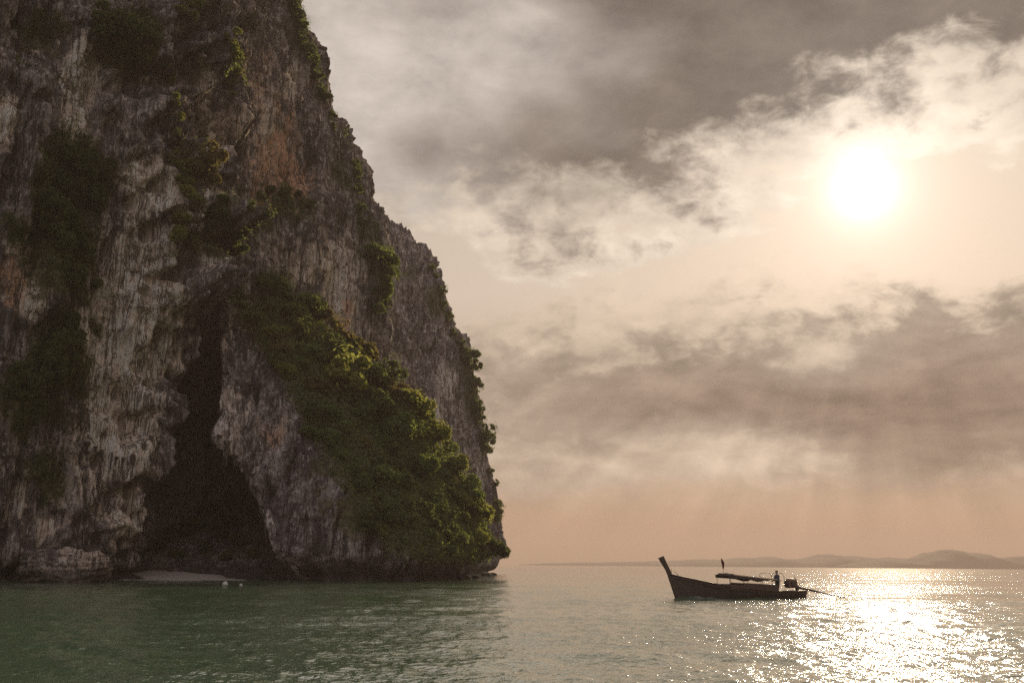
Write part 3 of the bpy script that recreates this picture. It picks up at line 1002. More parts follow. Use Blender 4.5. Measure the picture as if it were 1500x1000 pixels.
PROTO = []
for i, (lb, fl, lf, per, sp, dr) in enumerate([(16, .75, .075, 230, .74, 0), (13, .9, .085, 210, .68, 0), (18, .6, .07, 210, .85, 0.1), (9, .8, .095, 170, .8, 0.15),
                                              (12, 1.15, .08, 220, .7, 0), (7, .7, .11, 120, .85, 0.0)]):
    V_, F_, lm = make_crown(100 + i, lb, fl, lf * 1.2, int(per * 0.85), sp * 1.08, dr)
    trunk_me = link('trunk', lm[0], lm[1], M_BARK).data
    crowns = {}
    base_me = link('crown', V_, F_, M_LEAF, smooth_shade=False).data
    for key, mtl in (('o', M_LEAF), ('y', M_LEAF_Y), ('d', M_LEAF_D), ('b', M_LEAF_B)):
        mm_ = base_me.copy(); mm_.materials.clear(); mm_.materials.append(mtl); mm_.name = 'crown'
        crowns[key] = mm_
    PROTO.append((crowns, trunk_me))
for o in list(COL.objects):
    if o.name.split('.')[0] in ('trunk', 'crown'):
        bpy.data.objects.remove(o)


def plant(pos, R_, proto, key, label, group, cat='bush', name='cliff_bush', normal=None, sink=0.35, squash=1.0, tilt=0.5):
    """a bush or tree rooted in the rock at pos, leaning out along the surface normal"""
    up_ = Vector((0, 0, 1))
    if normal is not None:
        nv = Vector(normal); nv.z = max(nv.z, 0)
        up_ = (up_ * (1 - tilt) + nv * tilt).normalized()
    q = up_.to_track_quat('Z', 'Y') @ Matrix.Rotation(random.random() * 6.28, 4, 'Z').to_quaternion()
    e = empty(name, Vector(pos) + up_ * (0.62 - sink) * R_ * squash, q.to_euler(), (R_, R_, R_ * squash))
    crowns, tr = PROTO[proto]
    for nm_, me_ in (('crown', crowns[key]), ('trunk', tr)):
        c_ = bpy.data.objects.new(nm_, me_); COL.objects.link(c_); c_.parent = e
    tag(e, label, cat, group)
    return e


class Surf:
    def __init__(self, V, ymax):
        P = V.reshape(-1, 3); N_ = hnormal(V).reshape(-1, 3)
        k_ = P[:, 1] < ymax
        self.P, self.N = P[k_], N_[k_]
        self.x, self.y = project(self.P)

    def at(self, x, y):
        m_ = np.where((np.abs(self.x - x) < 5) & (np.abs(self.y - y) < 5))[0]
        if len(m_) == 0:
            d = (self.x - x) ** 2 + (self.y - y) ** 2
            i = int(np.argmin(d))
        else:
            i = m_[np.argmin(self.P[m_, 1])]
        return self.P[i], self.N[i]


S_MAIN, S_BUTT, S_FAR = Surf(MAIN, 190), Surf(BUTT, 162), Surf(FAR, 256)

# ---- the grown-over slope of the buttress
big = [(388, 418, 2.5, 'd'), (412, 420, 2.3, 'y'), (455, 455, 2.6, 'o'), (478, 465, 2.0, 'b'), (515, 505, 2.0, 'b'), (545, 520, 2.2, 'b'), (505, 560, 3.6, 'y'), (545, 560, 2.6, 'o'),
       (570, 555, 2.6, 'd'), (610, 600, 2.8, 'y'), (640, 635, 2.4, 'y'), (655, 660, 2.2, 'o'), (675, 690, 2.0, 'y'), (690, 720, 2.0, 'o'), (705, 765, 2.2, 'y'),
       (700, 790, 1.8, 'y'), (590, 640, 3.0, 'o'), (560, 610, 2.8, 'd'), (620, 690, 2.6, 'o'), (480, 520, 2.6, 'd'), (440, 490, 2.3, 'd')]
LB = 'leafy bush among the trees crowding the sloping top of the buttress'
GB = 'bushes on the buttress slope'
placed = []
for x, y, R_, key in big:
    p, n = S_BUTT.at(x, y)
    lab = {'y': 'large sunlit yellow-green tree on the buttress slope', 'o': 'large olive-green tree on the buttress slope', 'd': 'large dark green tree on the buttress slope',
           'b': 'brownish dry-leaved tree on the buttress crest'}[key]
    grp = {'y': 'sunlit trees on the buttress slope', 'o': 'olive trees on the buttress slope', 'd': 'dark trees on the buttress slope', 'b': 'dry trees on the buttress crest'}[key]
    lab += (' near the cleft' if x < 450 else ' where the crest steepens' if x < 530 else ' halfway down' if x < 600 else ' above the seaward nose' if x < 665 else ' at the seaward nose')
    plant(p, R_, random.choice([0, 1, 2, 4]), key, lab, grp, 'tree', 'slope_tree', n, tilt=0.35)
    placed.append((p, R_))
cand = np.where((BUTT_VEG.ravel() > 0.35) & (BUTT_PX.ravel() > 330) & (BUTT_PX.ravel() < 722) & (BUTT[:, :, 2].ravel() > 3.5) & (hnormal(BUTT).reshape(-1, 3)[:, 1] < 0.5))[0]
rng.shuffle(cand)
BP, BN = BUTT.reshape(-1, 3), hnormal(BUTT).reshape(-1, 3)
bx2, by2, bv = BUTT_PX.ravel(), BUTT_PY.ravel(), BUTT_VEG.ravel()
for i in cand:
    if len(placed) > 174:
        break
    if rng.random() > bv[i] ** 1.5:
        continue
    R_ = 0.95 + 1.45 * rng.random() ** 1.4
    p = BP[i]
    if any(np.linalg.norm(p - q) < 0.60 * (R_ + r_) for q, r_ in placed):
        continue
    placed.append((p, R_))
    key = rng.choice(['o', 'd', 'y', 'b'], p=[.5, .25, .15, .10])
    zone = ('at the upper end of the buttress slope by the cleft' if bx2[i] < 420 else 'on the upper buttress slope' if bx2[i] < 500 else
            'on the middle buttress slope' if bx2[i] < 580 else 'on the lower buttress slope' if bx2[i] < 650 else 'on the seaward nose of the buttress')
    kind_ = ('small ' if R_ < 1.35 else 'mid-sized ') + {'o': 'olive-green', 'd': 'dark green', 'y': 'yellow-green', 'b': 'brownish'}[key] + ' bush '
    plant(p, R_, int(rng.integers(0, 6)), key, kind_ + zone, kind_.replace('bush', 'bushes') + zone, normal=BN[i], tilt=0.4, squash=0.9)

# ---- skyline bushes of the main cliff
for x, y, R_ in [(436, 8, 1.4), (440, 26, 1.2), (444, 44, 1.1), (450, 62, .9), (456, 74, 1.2), (462, 84, 1.2), (468, 100, .9), (474, 118, 1.0), (478, 134, 1.0), (483, 150, .9), (490, 168, .8), (495, 182, .6),
                 (526, 240, .9), (528, 258, 1.1), (531, 285, .9), (537, 308, .8), (430, -10, 1.6), (422, -30, 1.8), (540, 330, .7)]:
    p, n = S_MAIN.at(x - 4, y)
    plant(p, R_ * 1.25, int(rng.integers(3, 6)), 'd', ('bigger' if R_ > .95 else 'tiny') + ' dark bush on the ' + ('uppermost' if y < 70 else 'middle' if y < 200 else 'lower') + ' skyline edge of the tall main cliff', 'skyline bushes on the main cliff', normal=n, tilt=0.55, sink=0.2)
# ---- skyline bushes and leaning trees of the far ridge
for x, y, R_ in [(672, 488, 1.0), (680, 503, 1.1), (686, 514, 1.2), (692, 524, 1.9), (697, 545, 1.6), (700, 560, 1.3), (702, 575, 1.7), (703, 592, 1.2), (706, 606, 1.5), (710, 620, 1.4),
                 (716, 638, 2.0), (719, 656, 1.9), (652, 430, 1.1), (658, 448, 1.1), (664, 466, 1.1), (646, 410, .9), (734, 745, 1.7), (733, 757, 1.2), (724, 690, .9), (727, 712, .8), (634, 396, .8)]:
    p, n = S_FAR.at(x - 4, y)
    plant(p, R_ * 1.2, int(rng.integers(3, 6)), 'd', ('bigger' if R_ > 1.25 else 'smaller') + ' dark bush leaning out from the ' + ('upper' if y < 515 else 'middle' if y < 625 else 'lower') + ' edge of the far ridge', 'bushes on the far ridge edge', normal=n, tilt=0.6, sink=-0.05)
for x, y, R_ in [(575, 385, 2.3), (580, 405, 2.2), (572, 420, 2.0), (565, 372, 1.7), (570, 440, 1.7), (566, 460, 1.4)]:
    p, n = S_MAIN.at(x - 14, y)
    plant(p, R_, int(rng.integers(0, 5)), 'o', 'olive bush on the corner of the main cliff before the far ridge', 'bushes on the main cliff corner', normal=n, tilt=0.5, sink=0.15)
# ---- bushes clinging to the main face
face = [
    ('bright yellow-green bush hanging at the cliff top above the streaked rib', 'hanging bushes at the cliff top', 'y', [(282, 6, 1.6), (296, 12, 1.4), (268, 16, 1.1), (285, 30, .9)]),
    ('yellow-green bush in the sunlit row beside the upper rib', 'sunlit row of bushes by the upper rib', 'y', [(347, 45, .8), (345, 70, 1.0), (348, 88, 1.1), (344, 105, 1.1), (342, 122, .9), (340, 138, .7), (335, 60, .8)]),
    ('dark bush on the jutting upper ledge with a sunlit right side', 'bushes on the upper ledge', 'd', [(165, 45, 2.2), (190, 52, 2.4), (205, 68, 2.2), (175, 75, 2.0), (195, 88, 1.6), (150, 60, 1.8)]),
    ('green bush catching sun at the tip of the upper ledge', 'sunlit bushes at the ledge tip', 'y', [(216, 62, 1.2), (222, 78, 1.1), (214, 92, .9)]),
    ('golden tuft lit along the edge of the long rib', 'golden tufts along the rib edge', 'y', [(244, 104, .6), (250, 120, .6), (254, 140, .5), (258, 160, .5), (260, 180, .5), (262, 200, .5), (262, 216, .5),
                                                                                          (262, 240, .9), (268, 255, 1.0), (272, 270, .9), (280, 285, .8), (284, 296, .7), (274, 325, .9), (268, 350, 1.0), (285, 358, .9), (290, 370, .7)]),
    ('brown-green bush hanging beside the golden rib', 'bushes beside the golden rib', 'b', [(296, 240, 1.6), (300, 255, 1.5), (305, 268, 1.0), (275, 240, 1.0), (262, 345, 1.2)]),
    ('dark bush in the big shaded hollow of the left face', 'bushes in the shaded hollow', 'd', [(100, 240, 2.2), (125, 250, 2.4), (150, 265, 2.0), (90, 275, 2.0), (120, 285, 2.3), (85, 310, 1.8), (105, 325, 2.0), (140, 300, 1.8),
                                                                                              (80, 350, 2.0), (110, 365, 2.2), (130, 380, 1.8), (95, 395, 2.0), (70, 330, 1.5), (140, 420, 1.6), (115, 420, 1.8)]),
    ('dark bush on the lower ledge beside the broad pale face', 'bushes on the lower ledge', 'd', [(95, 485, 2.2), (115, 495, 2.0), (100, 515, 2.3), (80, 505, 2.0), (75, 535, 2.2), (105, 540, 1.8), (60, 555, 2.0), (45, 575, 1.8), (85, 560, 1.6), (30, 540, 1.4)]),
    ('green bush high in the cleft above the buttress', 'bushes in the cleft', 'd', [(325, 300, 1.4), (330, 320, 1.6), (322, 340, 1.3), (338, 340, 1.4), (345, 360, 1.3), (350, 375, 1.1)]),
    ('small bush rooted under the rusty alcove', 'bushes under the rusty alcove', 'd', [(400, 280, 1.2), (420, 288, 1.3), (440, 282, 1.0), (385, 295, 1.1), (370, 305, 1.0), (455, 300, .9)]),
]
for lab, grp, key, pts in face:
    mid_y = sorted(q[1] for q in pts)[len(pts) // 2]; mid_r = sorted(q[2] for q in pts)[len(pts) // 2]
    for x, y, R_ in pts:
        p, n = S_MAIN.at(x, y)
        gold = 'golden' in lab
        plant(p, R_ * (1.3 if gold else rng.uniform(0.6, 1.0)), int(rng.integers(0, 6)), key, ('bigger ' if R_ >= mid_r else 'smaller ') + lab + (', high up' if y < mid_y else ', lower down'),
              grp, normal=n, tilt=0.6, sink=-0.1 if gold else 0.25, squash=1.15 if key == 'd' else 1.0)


S_MOUND = Surf(MOUND, 170)
for i, (x, y, R_) in enumerate([(232, 800, 1.3), (252, 785, 1.5), (275, 775, 1.6), (300, 770, 1.5), (325, 782, 1.5), (350, 795, 1.3), (372, 812, 1.2), (240, 765, 1.3), (265, 748, 1.5), (290, 740, 1.4), (318, 750, 1.4),
                                (340, 770, 1.2), (260, 812, 1.0), (300, 805, 1.1), (335, 815, 1.0), (285, 720, 1.3), (310, 722, 1.2)]):
    p, n = S_MOUND.at(x, y)
    plant(p, R_, i % 6, 'd' if i % 3 else 'o', ('dark' if i % 3 else 'olive') + ' bush growing on the dim rubble inside the cave', ('dark' if i % 3 else 'olive') + ' bushes in the cave', sink=0.3)


# ---- creepers and low growth: nobody could count the leaves
def creepers(name, V, attr, thr, count, size, mat, label, ymax, zmin, seed, parent):
    r = np.random.default_rng(seed)
    P = V.reshape(-1, 3); Nn = hnormal(V).reshape(-1, 3)
    wgt = attr.ravel() + 0.55 * fbm(P, 1 / 3.5, 4, 0.6, (1, 1, .7), seed * 1.0)
    k_ = np.where((wgt > thr) & (P[:, 1] < ymax) & (P[:, 2] > zmin))[0]
    if len(k_) == 0:
        return
    pick = r.choice(k_, count, p=np.clip(wgt[k_] - thr + .1, 0, .6) / np.clip(wgt[k_] - thr + .1, 0, .6).sum())
    clump = r.normal(size=(count, 3)) * np.array([.28, .28, .34])
    C = P[pick] + Nn[pick] * (0.02 + 0.30 * r.random((count, 1)) ** 2) + clump
    nn = Nn[pick] + r.normal(size=(count, 3)) * 0.6 + np.array([0, 0, .4])
    nn /= np.linalg.norm(nn, axis=1)[:, None]
    V_, F_ = leaf_quads(C, nn, size, r)
    o = link(name, V_, F_, mat, smooth_shade=False)
    tag(o, label, kind='stuff')


creepers('cliff_creepers', MAIN, main_attr['moss'], 0.50, 34000, 0.19, M_LEAF_D, 'dark creepers matted over the hollows of the main cliff', 190, 3, 41, main_cliff)
creepers('buttress_undergrowth', BUTT, np.maximum(BUTT_VEG, moss_b := 0 * BUTT_VEG), 0.30, 85000, 0.18, M_LEAF, 'low undergrowth between the bushes of the buttress slope', 160, 3, 42, buttress)


# ---- stalactites along the overhanging lips
M_STAL = M_ROCK
for surf, par, pts in ((S_BUTT, buttress, [(322, 648), (327, 655), (333, 662), (340, 668), (347, 674), (353, 682), (359, 692), (365, 702), (372, 722), (380, 742), (388, 765), (321, 600), (324, 560)]),
                       (S_MAIN, main_cliff, [(132, 655), (142, 662), (150, 668), (160, 672), (172, 676), (184, 680), (200, 668), (212, 652), (222, 640), (238, 600), (250, 560), (262, 520), (274, 498), (288, 486), (300, 480),
                                             (70, 745), (82, 752), (95, 750), (30, 700), (16, 705), (110, 770), (205, 700), (192, 730), (226, 668), (60, 640), (148, 700), (165, 720), (235, 320), (246, 330), (225, 312)])):
    for x, y in pts:
        p, n = surf.at(x, y)
        Ls = 0.9 + 2.2 * rng.random() ** 1.5; r0 = 0.14 + 0.22 * rng.random()
        path, rad = [], []
        for q in np.linspace(0, 1, 9):
            path.append((0.10 * math.sin(3 * q + x), 0.10 * math.cos(2.3 * q + y), 0.5 - q * Ls))
            rad.append(r0 * (1.5 - q) ** 1.4 * (0.62 + 0.18 * math.sin(9 * q + x)) * (1 - 0.75 * q) + 0.02)
        v, f = tube(path, rad, 8)
        o = link('stalactite', v, f, M_STAL, par, attrs=dict(pale=np.full(len(v), .6), rust=np.zeros(len(v)), moss=np.zeros(len(v)), cavity=np.zeros(len(v))))
        o.location = Vector(p) + Vector(n) * 0.05

# ------------------------------------------------------------------ long-tail boat
M_HULL = plain_mat('hull_wood', (0.05, 0.032, 0.021), 0.55, 0.35, 0.45, 2.5, bumpd=0.02)
M_TRIM = plain_mat('painted_trim', (0.09, 0.045, 0.024), 0.45, 0.4, 0.3, 4.0)
M_CABIN = plain_mat('cabin_wood', (0.06, 0.036, 0.028), 0.6, 0.3, 0.35, 3.0)
M_CLOTH = plain_mat('tarpaulin', (0.07, 0.05, 0.042), 0.85, 0.1, 0.4, 5.0, bumpd=0.03)
M_ROOF = plain_mat('roof_slats_sunlit', (0.42, 0.30, 0.18), 0.8, 0.2, 0.35, 9.0)  # slat colour lightened to paint sunlight on the canopy top
M_IRON = plain_mat('dark_iron', (0.06, 0.05, 0.045), 0.45, 0.5, 0.35, 6.0, metallic=0.5)
M_RUST = plain_mat('rusty_engine', (0.13, 0.065, 0.035), 0.6, 0.4, 0.5, 5.0, metallic=0.2)
M_FLAG = plain_mat('flag_cloth', (0.14, 0.03, 0.03), 0.9, 0.1, 0.3, 4.0)
M_SKIN = plain_mat('skin', (0.30, 0.17, 0.11), 0.55, 0.3, 0.12, 6.0)
M_SHIRT = plain_mat('dark_shirt', (0.05, 0.055, 0.075), 0.9, 0.1, 0.25, 6.0, bumpd=0.01)
M_SHORTS = plain_mat('dark_shorts', (0.045, 0.04, 0.04), 0.9, 0.1, 0.25, 6.0)
M_HAIR = plain_mat('hair', (0.05, 0.032, 0.02), 0.6, 0.3, 0.3, 30.0)

ax = (STERN - BOW)[:2]
BL = float(np.linalg.norm(ax)); KX = BL / 187.0; KZ = 0.0470
boat = empty('longtail_boat', (BOW[0], BOW[1], 0.0), (0, 0, math.atan2(ax[1], ax[0])))
tag(boat, 'long wooden boat with a high upswept prow, canopy and tail engine', 'boat')


def bx(px):
    return (px - 989) * KX


def bz(py):
    return (876.0 - py) * KZ


def box_vf(x0, x1, y0, y1, z0, z1):
    v = [(x, y, z) for z in (z0, z1) for x, y in ((x0, y0), (x1, y0), (x1, y1), (x0, y1))]
    return v, [(3, 2, 1, 0), (4, 5, 6, 7), (0, 1, 5, 4), (1, 2, 6, 5), (2, 3, 7, 6), (3, 0, 4, 7)]


def bev(o, wdt, seg=2):
    md = o.modifiers.new('bevel', 'BEVEL'); md.width = wdt; md.segments = seg; md.limit_method = 'ANGLE'
    return o


def sheer(px):
    return bz(np.interp(px, [979, 985, 1000, 1020, 1040, 1058, 1080, 1110, 1130, 1150, 1165, 1176], [840, 842, 846, 850.5, 855, 858.5, 861, 864, 865.5, 866, 865.5, 865]))


def stem(z):
    return np.interp(z, [-0.4, 0, 26 * KZ, 36 * KZ], [993, 989, 981.5, 979.5])


def breadth(u):
    return 0.035 + 0.83 * np.interp(u, [0, .08, .2, .35, .5, .65, .8, 1.0], [0, .24, .56, .86, 1.0, .98, .86, .62])


nu, nj = 60, 14
prof = []
for i in range(nu):
    u = (i / (nu - 1)) ** 1.25
    px_s = 979.5 + (1176 - 979.5) * u
    top = sheer(px_s)
    ring = []
    for j in range(nj):
        f = j / (nj - 1)
        z = -0.38 + (top + 0.38) * f
        xs_ = stem(z); x = bx(xs_ + (1176 - xs_) * u)
        b_ = breadth(u) * (0.22 + 0.78 * f ** 0.55)
        lap = 0.014 * ((f * 6) % 1.0)                      # lapped strakes
        ring.append((x, b_ + lap - 0.014, z))
    prof.append([(x, -y, z) for x, y, z in ring[::-1]] + [(x, y, z) for x, y, z in ring])
P = np.array(prof)
fa = list(map(tuple, grid_faces(nu, 2 * nj)))
fa.append(tuple((nu - 1) * 2 * nj + j for j in range(2 * nj)))
hull = link('hull', P.reshape(-1, 3), fa, M_HULL, boat)
for poly in hull.data.polygons:
    poly.use_smooth = len(poly.vertices) == 4
md = hull.modifiers.new('solid', 'SOLIDIFY'); md.thickness = 0.035
deck_z = 0.20
dk = []
for u in np.linspace(0.06, 0.985, 40):
    px_s = 979.5 + (1176 - 979.5) * u
    zt = sheer(px_s); zd = max(deck_z, zt - 0.38 - 0.5 * max(0, 0.3 - u))
    f = (zd + 0.38) / (zt + 0.38)
    b_ = breadth(u) * (0.22 + 0.78 * f ** .55) - 0.03
    xs_ = stem(zd); x = bx(xs_ + (1176 - xs_) * u)
    dk.append([(x, -b_, zd), (x, b_, zd)])
link('deck', np.array(dk).reshape(-1, 3), grid_faces(40, 2), M_CABIN, boat)
for sg in (-1, 1):
    path = []
    for u in np.linspace(0.0, 1.0, 50):
        px_s = 979.5 + (1176 - 979.5) * u
        path.append((bx(px_s), sg * (breadth(u) + 0.01), sheer(px_s) + 0.01))
    link('gunwale', *tube(path, [0.035] * 50, 6), M_TRIM, boat)
    path = [(x, y + sg * 0.012, z - 0.17) for x, y, z in path]
    link('rubbing_strake', *tube(path[2:], [0.022] * 48, 5), M_TRIM, boat)
# prow post: a flat timber sweeping up from the stem
ctl = [(984.0, 851, 2.2), (982.4, 842, 2.8), (979.2, 834, 2.7), (975, 826, 2.9), (970.8, 817.2, 3.6)]
vs_, fs = [], []
for i, (x, y, hw) in enumerate(ctl):
    nxt = ctl[min(i + 1, 4)]; prv = ctl[max(i - 1, 0)]
    t = np.array([nxt[0] - prv[0], nxt[1] - prv[1]]); t = t / np.linalg.norm(t)
    pn = np.array([-t[1], t[0]])
    for s1, s2 in ((-1, -1), (1, -1), (1, 1), (-1, 1)):
        q = np.array([x, y]) + pn * hw * s1
        vs_.append((bx(q[0]), s2 * (0.055 + 0.01 * i), bz(q[1])))
for i in range(4):
    for j in range(4):
        fs.append((i * 4 + j, i * 4 + (j + 1) % 4, i * 4 + 4 + (j + 1) % 4, i * 4 + 4 + j))
fs += [(3, 2, 1, 0), (16, 17, 18, 19)]
bev(link('prow', vs_, fs, M_HULL, boat, False), 0.02)
link('bow_rail', *tube([(bx(x), -0.22, bz(y)) for x, y in ((984, 845), (982.2, 838), (982.0, 835.2), (983.8, 834.6), (988, 839), (992, 843), (995, 847))], [0.016] * 7, 6), M_IRON, boat)
for px_ in (1012, 1034, 1150):
    u = (px_ - 979.5) / 196.5
    bev(link('thwart', *box_vf(bx(px_) - 0.11, bx(px_) + 0.11, -breadth(u) + .04, breadth(u) - .04, sheer(px_) - 0.12, sheer(px_) - 0.07), M_CABIN, boat, False), 0.01)
# cabin coaming
cb = empty_off = None
for sg in (-1, 1):
    y0 = sg * 0.80
    outl = [(1058, 862), (1058, 855), (1078, 855.4), (1078, 853.2), (1100, 854.4), (1128.5, 856.5), (1128.5, 866)]
    vs_ = [(bx(x), y0 - 0.025, bz(y)) for x, y in outl] + [(bx(x), y0 + 0.025, bz(y)) for x, y in outl]
    n = len(outl)
    fs = [tuple(range(n))[::-1], tuple(range(n, 2 * n))] + [(i, (i + 1) % n, n + (i + 1) % n, n + i) for i in range(n)]
    side = link('cabin_side', vs_, fs, M_CABIN, boat, False)
    for zz in (857.2, 860.2):
        link('batten', *box_vf(bx(1060), bx(1127.5), y0 + sg * 0.026 - .012, y0 + sg * 0.026 + .012, bz(zz) - .02, bz(zz) + .02), M_TRIM, side, False)
link('cabin_front', *box_vf(bx(1058) - .03, bx(1058) + .02, -.77, .77, bz(861), bz(855.2)), M_CABIN, boat, False)
link('cabin_back', *box_vf(bx(1128) - .02, bx(1128) + .03, -.77, .77, bz(866), bz(857)), M_CABIN, boat, False)
for px_ in (1072, 1090, 1110):
    link('bench', *box_vf(bx(px_) - .16, bx(px_) + .16, -.74, .74, 0.42, 0.47), M_CABIN, boat, False)
# canopy: an arched roof with slats on top coloured as if sunlit and a sagging cloth below
cx = np.linspace(1056, 1134, 40)
ctop = np.interp(cx, [1053, 1060, 1070, 1084, 1100, 1120, 1134], [841.2, 840.5, 841.5, 843.2, 845, 847, 848.8])
cbot = np.interp(cx, [1053, 1060, 1075, 1085, 1091, 1097, 1104, 1109, 1115, 1134], [845.5, 846.5, 847.5, 848.4, 850, 851.8, 851.4, 849.4, 849.0, 849.6])
th = np.linspace(-1, 1, 15)
P = np.array([[(bx(x), 0.78 * t, bz(zt) - 0.10 * t * t) for t in th] for x, zt in zip(cx, ctop)])
roof = link('canopy', P.reshape(-1, 3), grid_faces(40, 15), M_CLOTH, boat)
md = roof.modifiers.new('solid', 'SOLIDIFY'); md.thickness = 0.03
for sg in (-1, 1):
    rws = []
    for x, zt, zb in zip(cx, ctop, cbot):
        a_, b_ = bz(zt) - 0.10, bz(zb)
        rws.append([(bx(x), sg * (0.785 + 0.02 * math.sin(x * 0.9 + 3 * q)), a_ + (b_ - a_) * q) for q in np.linspace(0, 1, 5)])
    sc_ = link('side_cloth', np.array(rws).reshape(-1, 3), grid_faces(40, 5), M_CLOTH, roof)
    md = sc_.modifiers.new('solid', 'SOLIDIFY'); md.thickness = 0.012
for x in np.arange(1070, 1130, 3.4):
    zt = np.interp(x, cx, ctop)
    pth = [(bx(x), 0.76 * t, bz(zt) - 0.10 * t * t + 0.03 + .012 * random.random()) for t in np.linspace(-1, 1, 7)]
    link('roof_slat', *tube(pth, [0.030] * 7, 5), M_ROOF, roof)
pth = [(bx(x), 0, bz(y)) for x, y in ((1062, 842.5), (1062, 842.4))]
vs_, fs = [], []
for i, t in enumerate(np.linspace(-1, 1, 17)):
    for j in range(12):
        q = 2 * math.pi * j / 12
        rr = 1 + 0.14 * math.sin(7 * t + 2 * q) + 0.08 * math.sin(3 * q + 11 * t)
        edge_ = math.sqrt(max(0.05, 1 - abs(t) ** 6))
        vs_.append((bx(1061.5) + 0.36 * rr * edge_ * math.cos(q), 0.80 * t, bz(842.8) + 0.165 * rr * edge_ * math.sin(q)))
fs = [(i * 12 + j, i * 12 + (j + 1) % 12, i * 12 + 12 + (j + 1) % 12, i * 12 + 12 + j) for i in range(16) for j in range(12)]
fs += [tuple(range(12))[::-1], tuple(16 * 12 + j for j in range(12))]
link('rolled_tarpaulin', vs_, fs, M_CLOTH, boat)
for px_, yb in ((1058, 856), (1078, 855), (1103.5, 856), (1126, 858)):
    for sg in (-1, 1):
        link('canopy_pole', *tube([(bx(px_), sg * 0.76, bz(yb + 2)), (bx(px_), sg * 0.76, bz(np.interp(px_, cx, ctop)) - 0.1)], [0.018, 0.018], 6), M_IRON, boat)
for sg in (-1, 1):
    link('canopy_hoop', *tube([(bx(x), sg * 0.7, bz(y)) for x, y in ((1133, 849.4), (1127, 847), (1120, 843.5), (1120, 842), (1124, 839.2), (1131, 838.8), (1136, 839.4), (1139, 843), (1140, 866))],
                              [0.017] * 9, 6), M_IRON, boat)
# flag
fp = link('flag_pole', *tube([(bx(1060.5), 0.1, bz(843)), (bx(1058.6), 0.1, bz(830)), (bx(1057.0), 0.1, bz(817.5))], [0.016, 0.014, 0.010], 6), M_IRON, boat)
rws = []
for q in np.linspace(0, 1, 14):
    zt = bz(818.2 + 14.6 * q); xc = 1057.2 + 1.9 * q
    wd = 2.5 * math.sin(math.pi * min(1, 0.10 + 0.88 * q)) ** 0.8 + 0.3
    rws.append([(bx(xc + wd * t), 0.1 + 0.06 * math.sin(9 * t + 5 * q), zt - 0.04 * t) for t in np.linspace(0, 1, 6)])
fl = link('flag', np.array(rws).reshape(-1, 3), grid_faces(14, 6), M_FLAG, fp)
md = fl.modifiers.new('solid', 'SOLIDIFY'); md.thickness = 0.008


# ---- engine on its pivot, with the long tail shaft
def lathe_x(x0, prof_, yc, zc, k=16):
    vs_, fs = [], []
    for dx_, r_ in prof_:
        for j in range(k):
            q = 2 * math.pi * j / k
            vs_.append((x0 + dx_, yc + r_ * math.cos(q), zc + r_ * math.sin(q)))
    m_ = len(prof_)
    fs = [(i * k + j, i * k + (j + 1) % k, i * k + k + (j + 1) % k, i * k + k + j) for i in range(m_ - 1) for j in range(k)]
    fs += [tuple(range(k))[::-1], tuple((m_ - 1) * k + j for j in range(k))]
    return vs_, fs


bev(link('engine_mount', *join([box_vf(bx(1166.5), bx(1169.5), -.10, .10, bz(868), bz(861)), box_vf(bx(1163.5), bx(1172), -.2, .2, bz(866.5), bz(864.8))]), M_IRON, boat, False), 0.015)
eng = bev(link('engine_block', *box_vf(bx(1152.5), bx(1166), -.24, .24, bz(861), bz(849.5)), M_RUST, boat, False), 0.07, 3)
vs_, fs = [], []
for i, (xx, s_) in enumerate(((1151.5, .5), (1153, .85), (1156, 1.0), (1161, 1.0), (1164.5, .9), (1166, .55))):
    for j in range(12):
        q = 2 * math.pi * j / 12
        vs_.append((bx(xx), 0.25 * s_ * math.cos(q), bz(851.0) + 0.20 * s_ * math.sin(q)))
fs = [(i * 12 + j, i * 12 + (j + 1) % 12, i * 12 + 12 + (j + 1) % 12, i * 12 + 12 + j) for i in range(5) for j in range(12)] + [tuple(range(12))[::-1], tuple(60 + j for j in range(12))]
link('fuel_tank', vs_, fs, M_RUST, eng)
link('flywheel', *lathe_x(bx(1150.5), [(0, .10), (0, .21), (.09, .21), (.09, .08)], 0, bz(855)), M_IRON, eng)
link('cylinder_head', *box_vf(bx(1156), bx(1162), -.33, -.22, bz(858), bz(852)), M_IRON, eng, False)
link('exhaust_pipe', *tube([(bx(1163.5), -.1, bz(849)), (bx(1163.6), -.1, bz(845.5)), (bx(1163.6), -.1, bz(842.3))], [.022, .018, .014], 8), M_IRON, eng)
link('air_filter', *tube([(bx(1164), .08, bz(848.6)), (bx(1166.5), .08, bz(847)), (bx(1168.2), .08, bz(848.4))], [.07, .06, .05], 10), M_IRON, eng)
link('crank_arm', *tube([(bx(1153), -.12, bz(857)), (bx(1148.5), -.12, bz(855.5)), (bx(1146), -.12, bz(857.2))], [.03, .025, .025], 6), M_IRON, eng)
link('tiller', *tube([(bx(1165), 0.05, bz(859.5)), (bx(1171), -.05, bz(855.6)), (bx(1178), -.1, bz(851.2))], [.022, .024, .034], 8), M_IRON, eng)
sh0 = np.array([bx(1165), 0, bz(859)])
e3 = SHAFT_END - np.array([BOW[0], BOW[1], 0]); cz_ = ax / BL
sh1 = np.array([e3[0] * cz_[0] + e3[1] * cz_[1], -e3[0] * cz_[1] + e3[1] * cz_[0], 0.0])
pts_ = [sh0 + (sh1 - sh0) * q for q in (0, .15, .45, .46, .8, 1)]
shf = link('tail_shaft', *tube(pts_, [.10, .095, .075, .05, .04, .03], 8), M_IRON, boat)
link('propeller', *lathe_x(sh1[0], [(-.05, .03), (0, .14), (.02, .14), (.06, .02)], sh1[1], sh1[2] - .05, 10), M_IRON, shf)

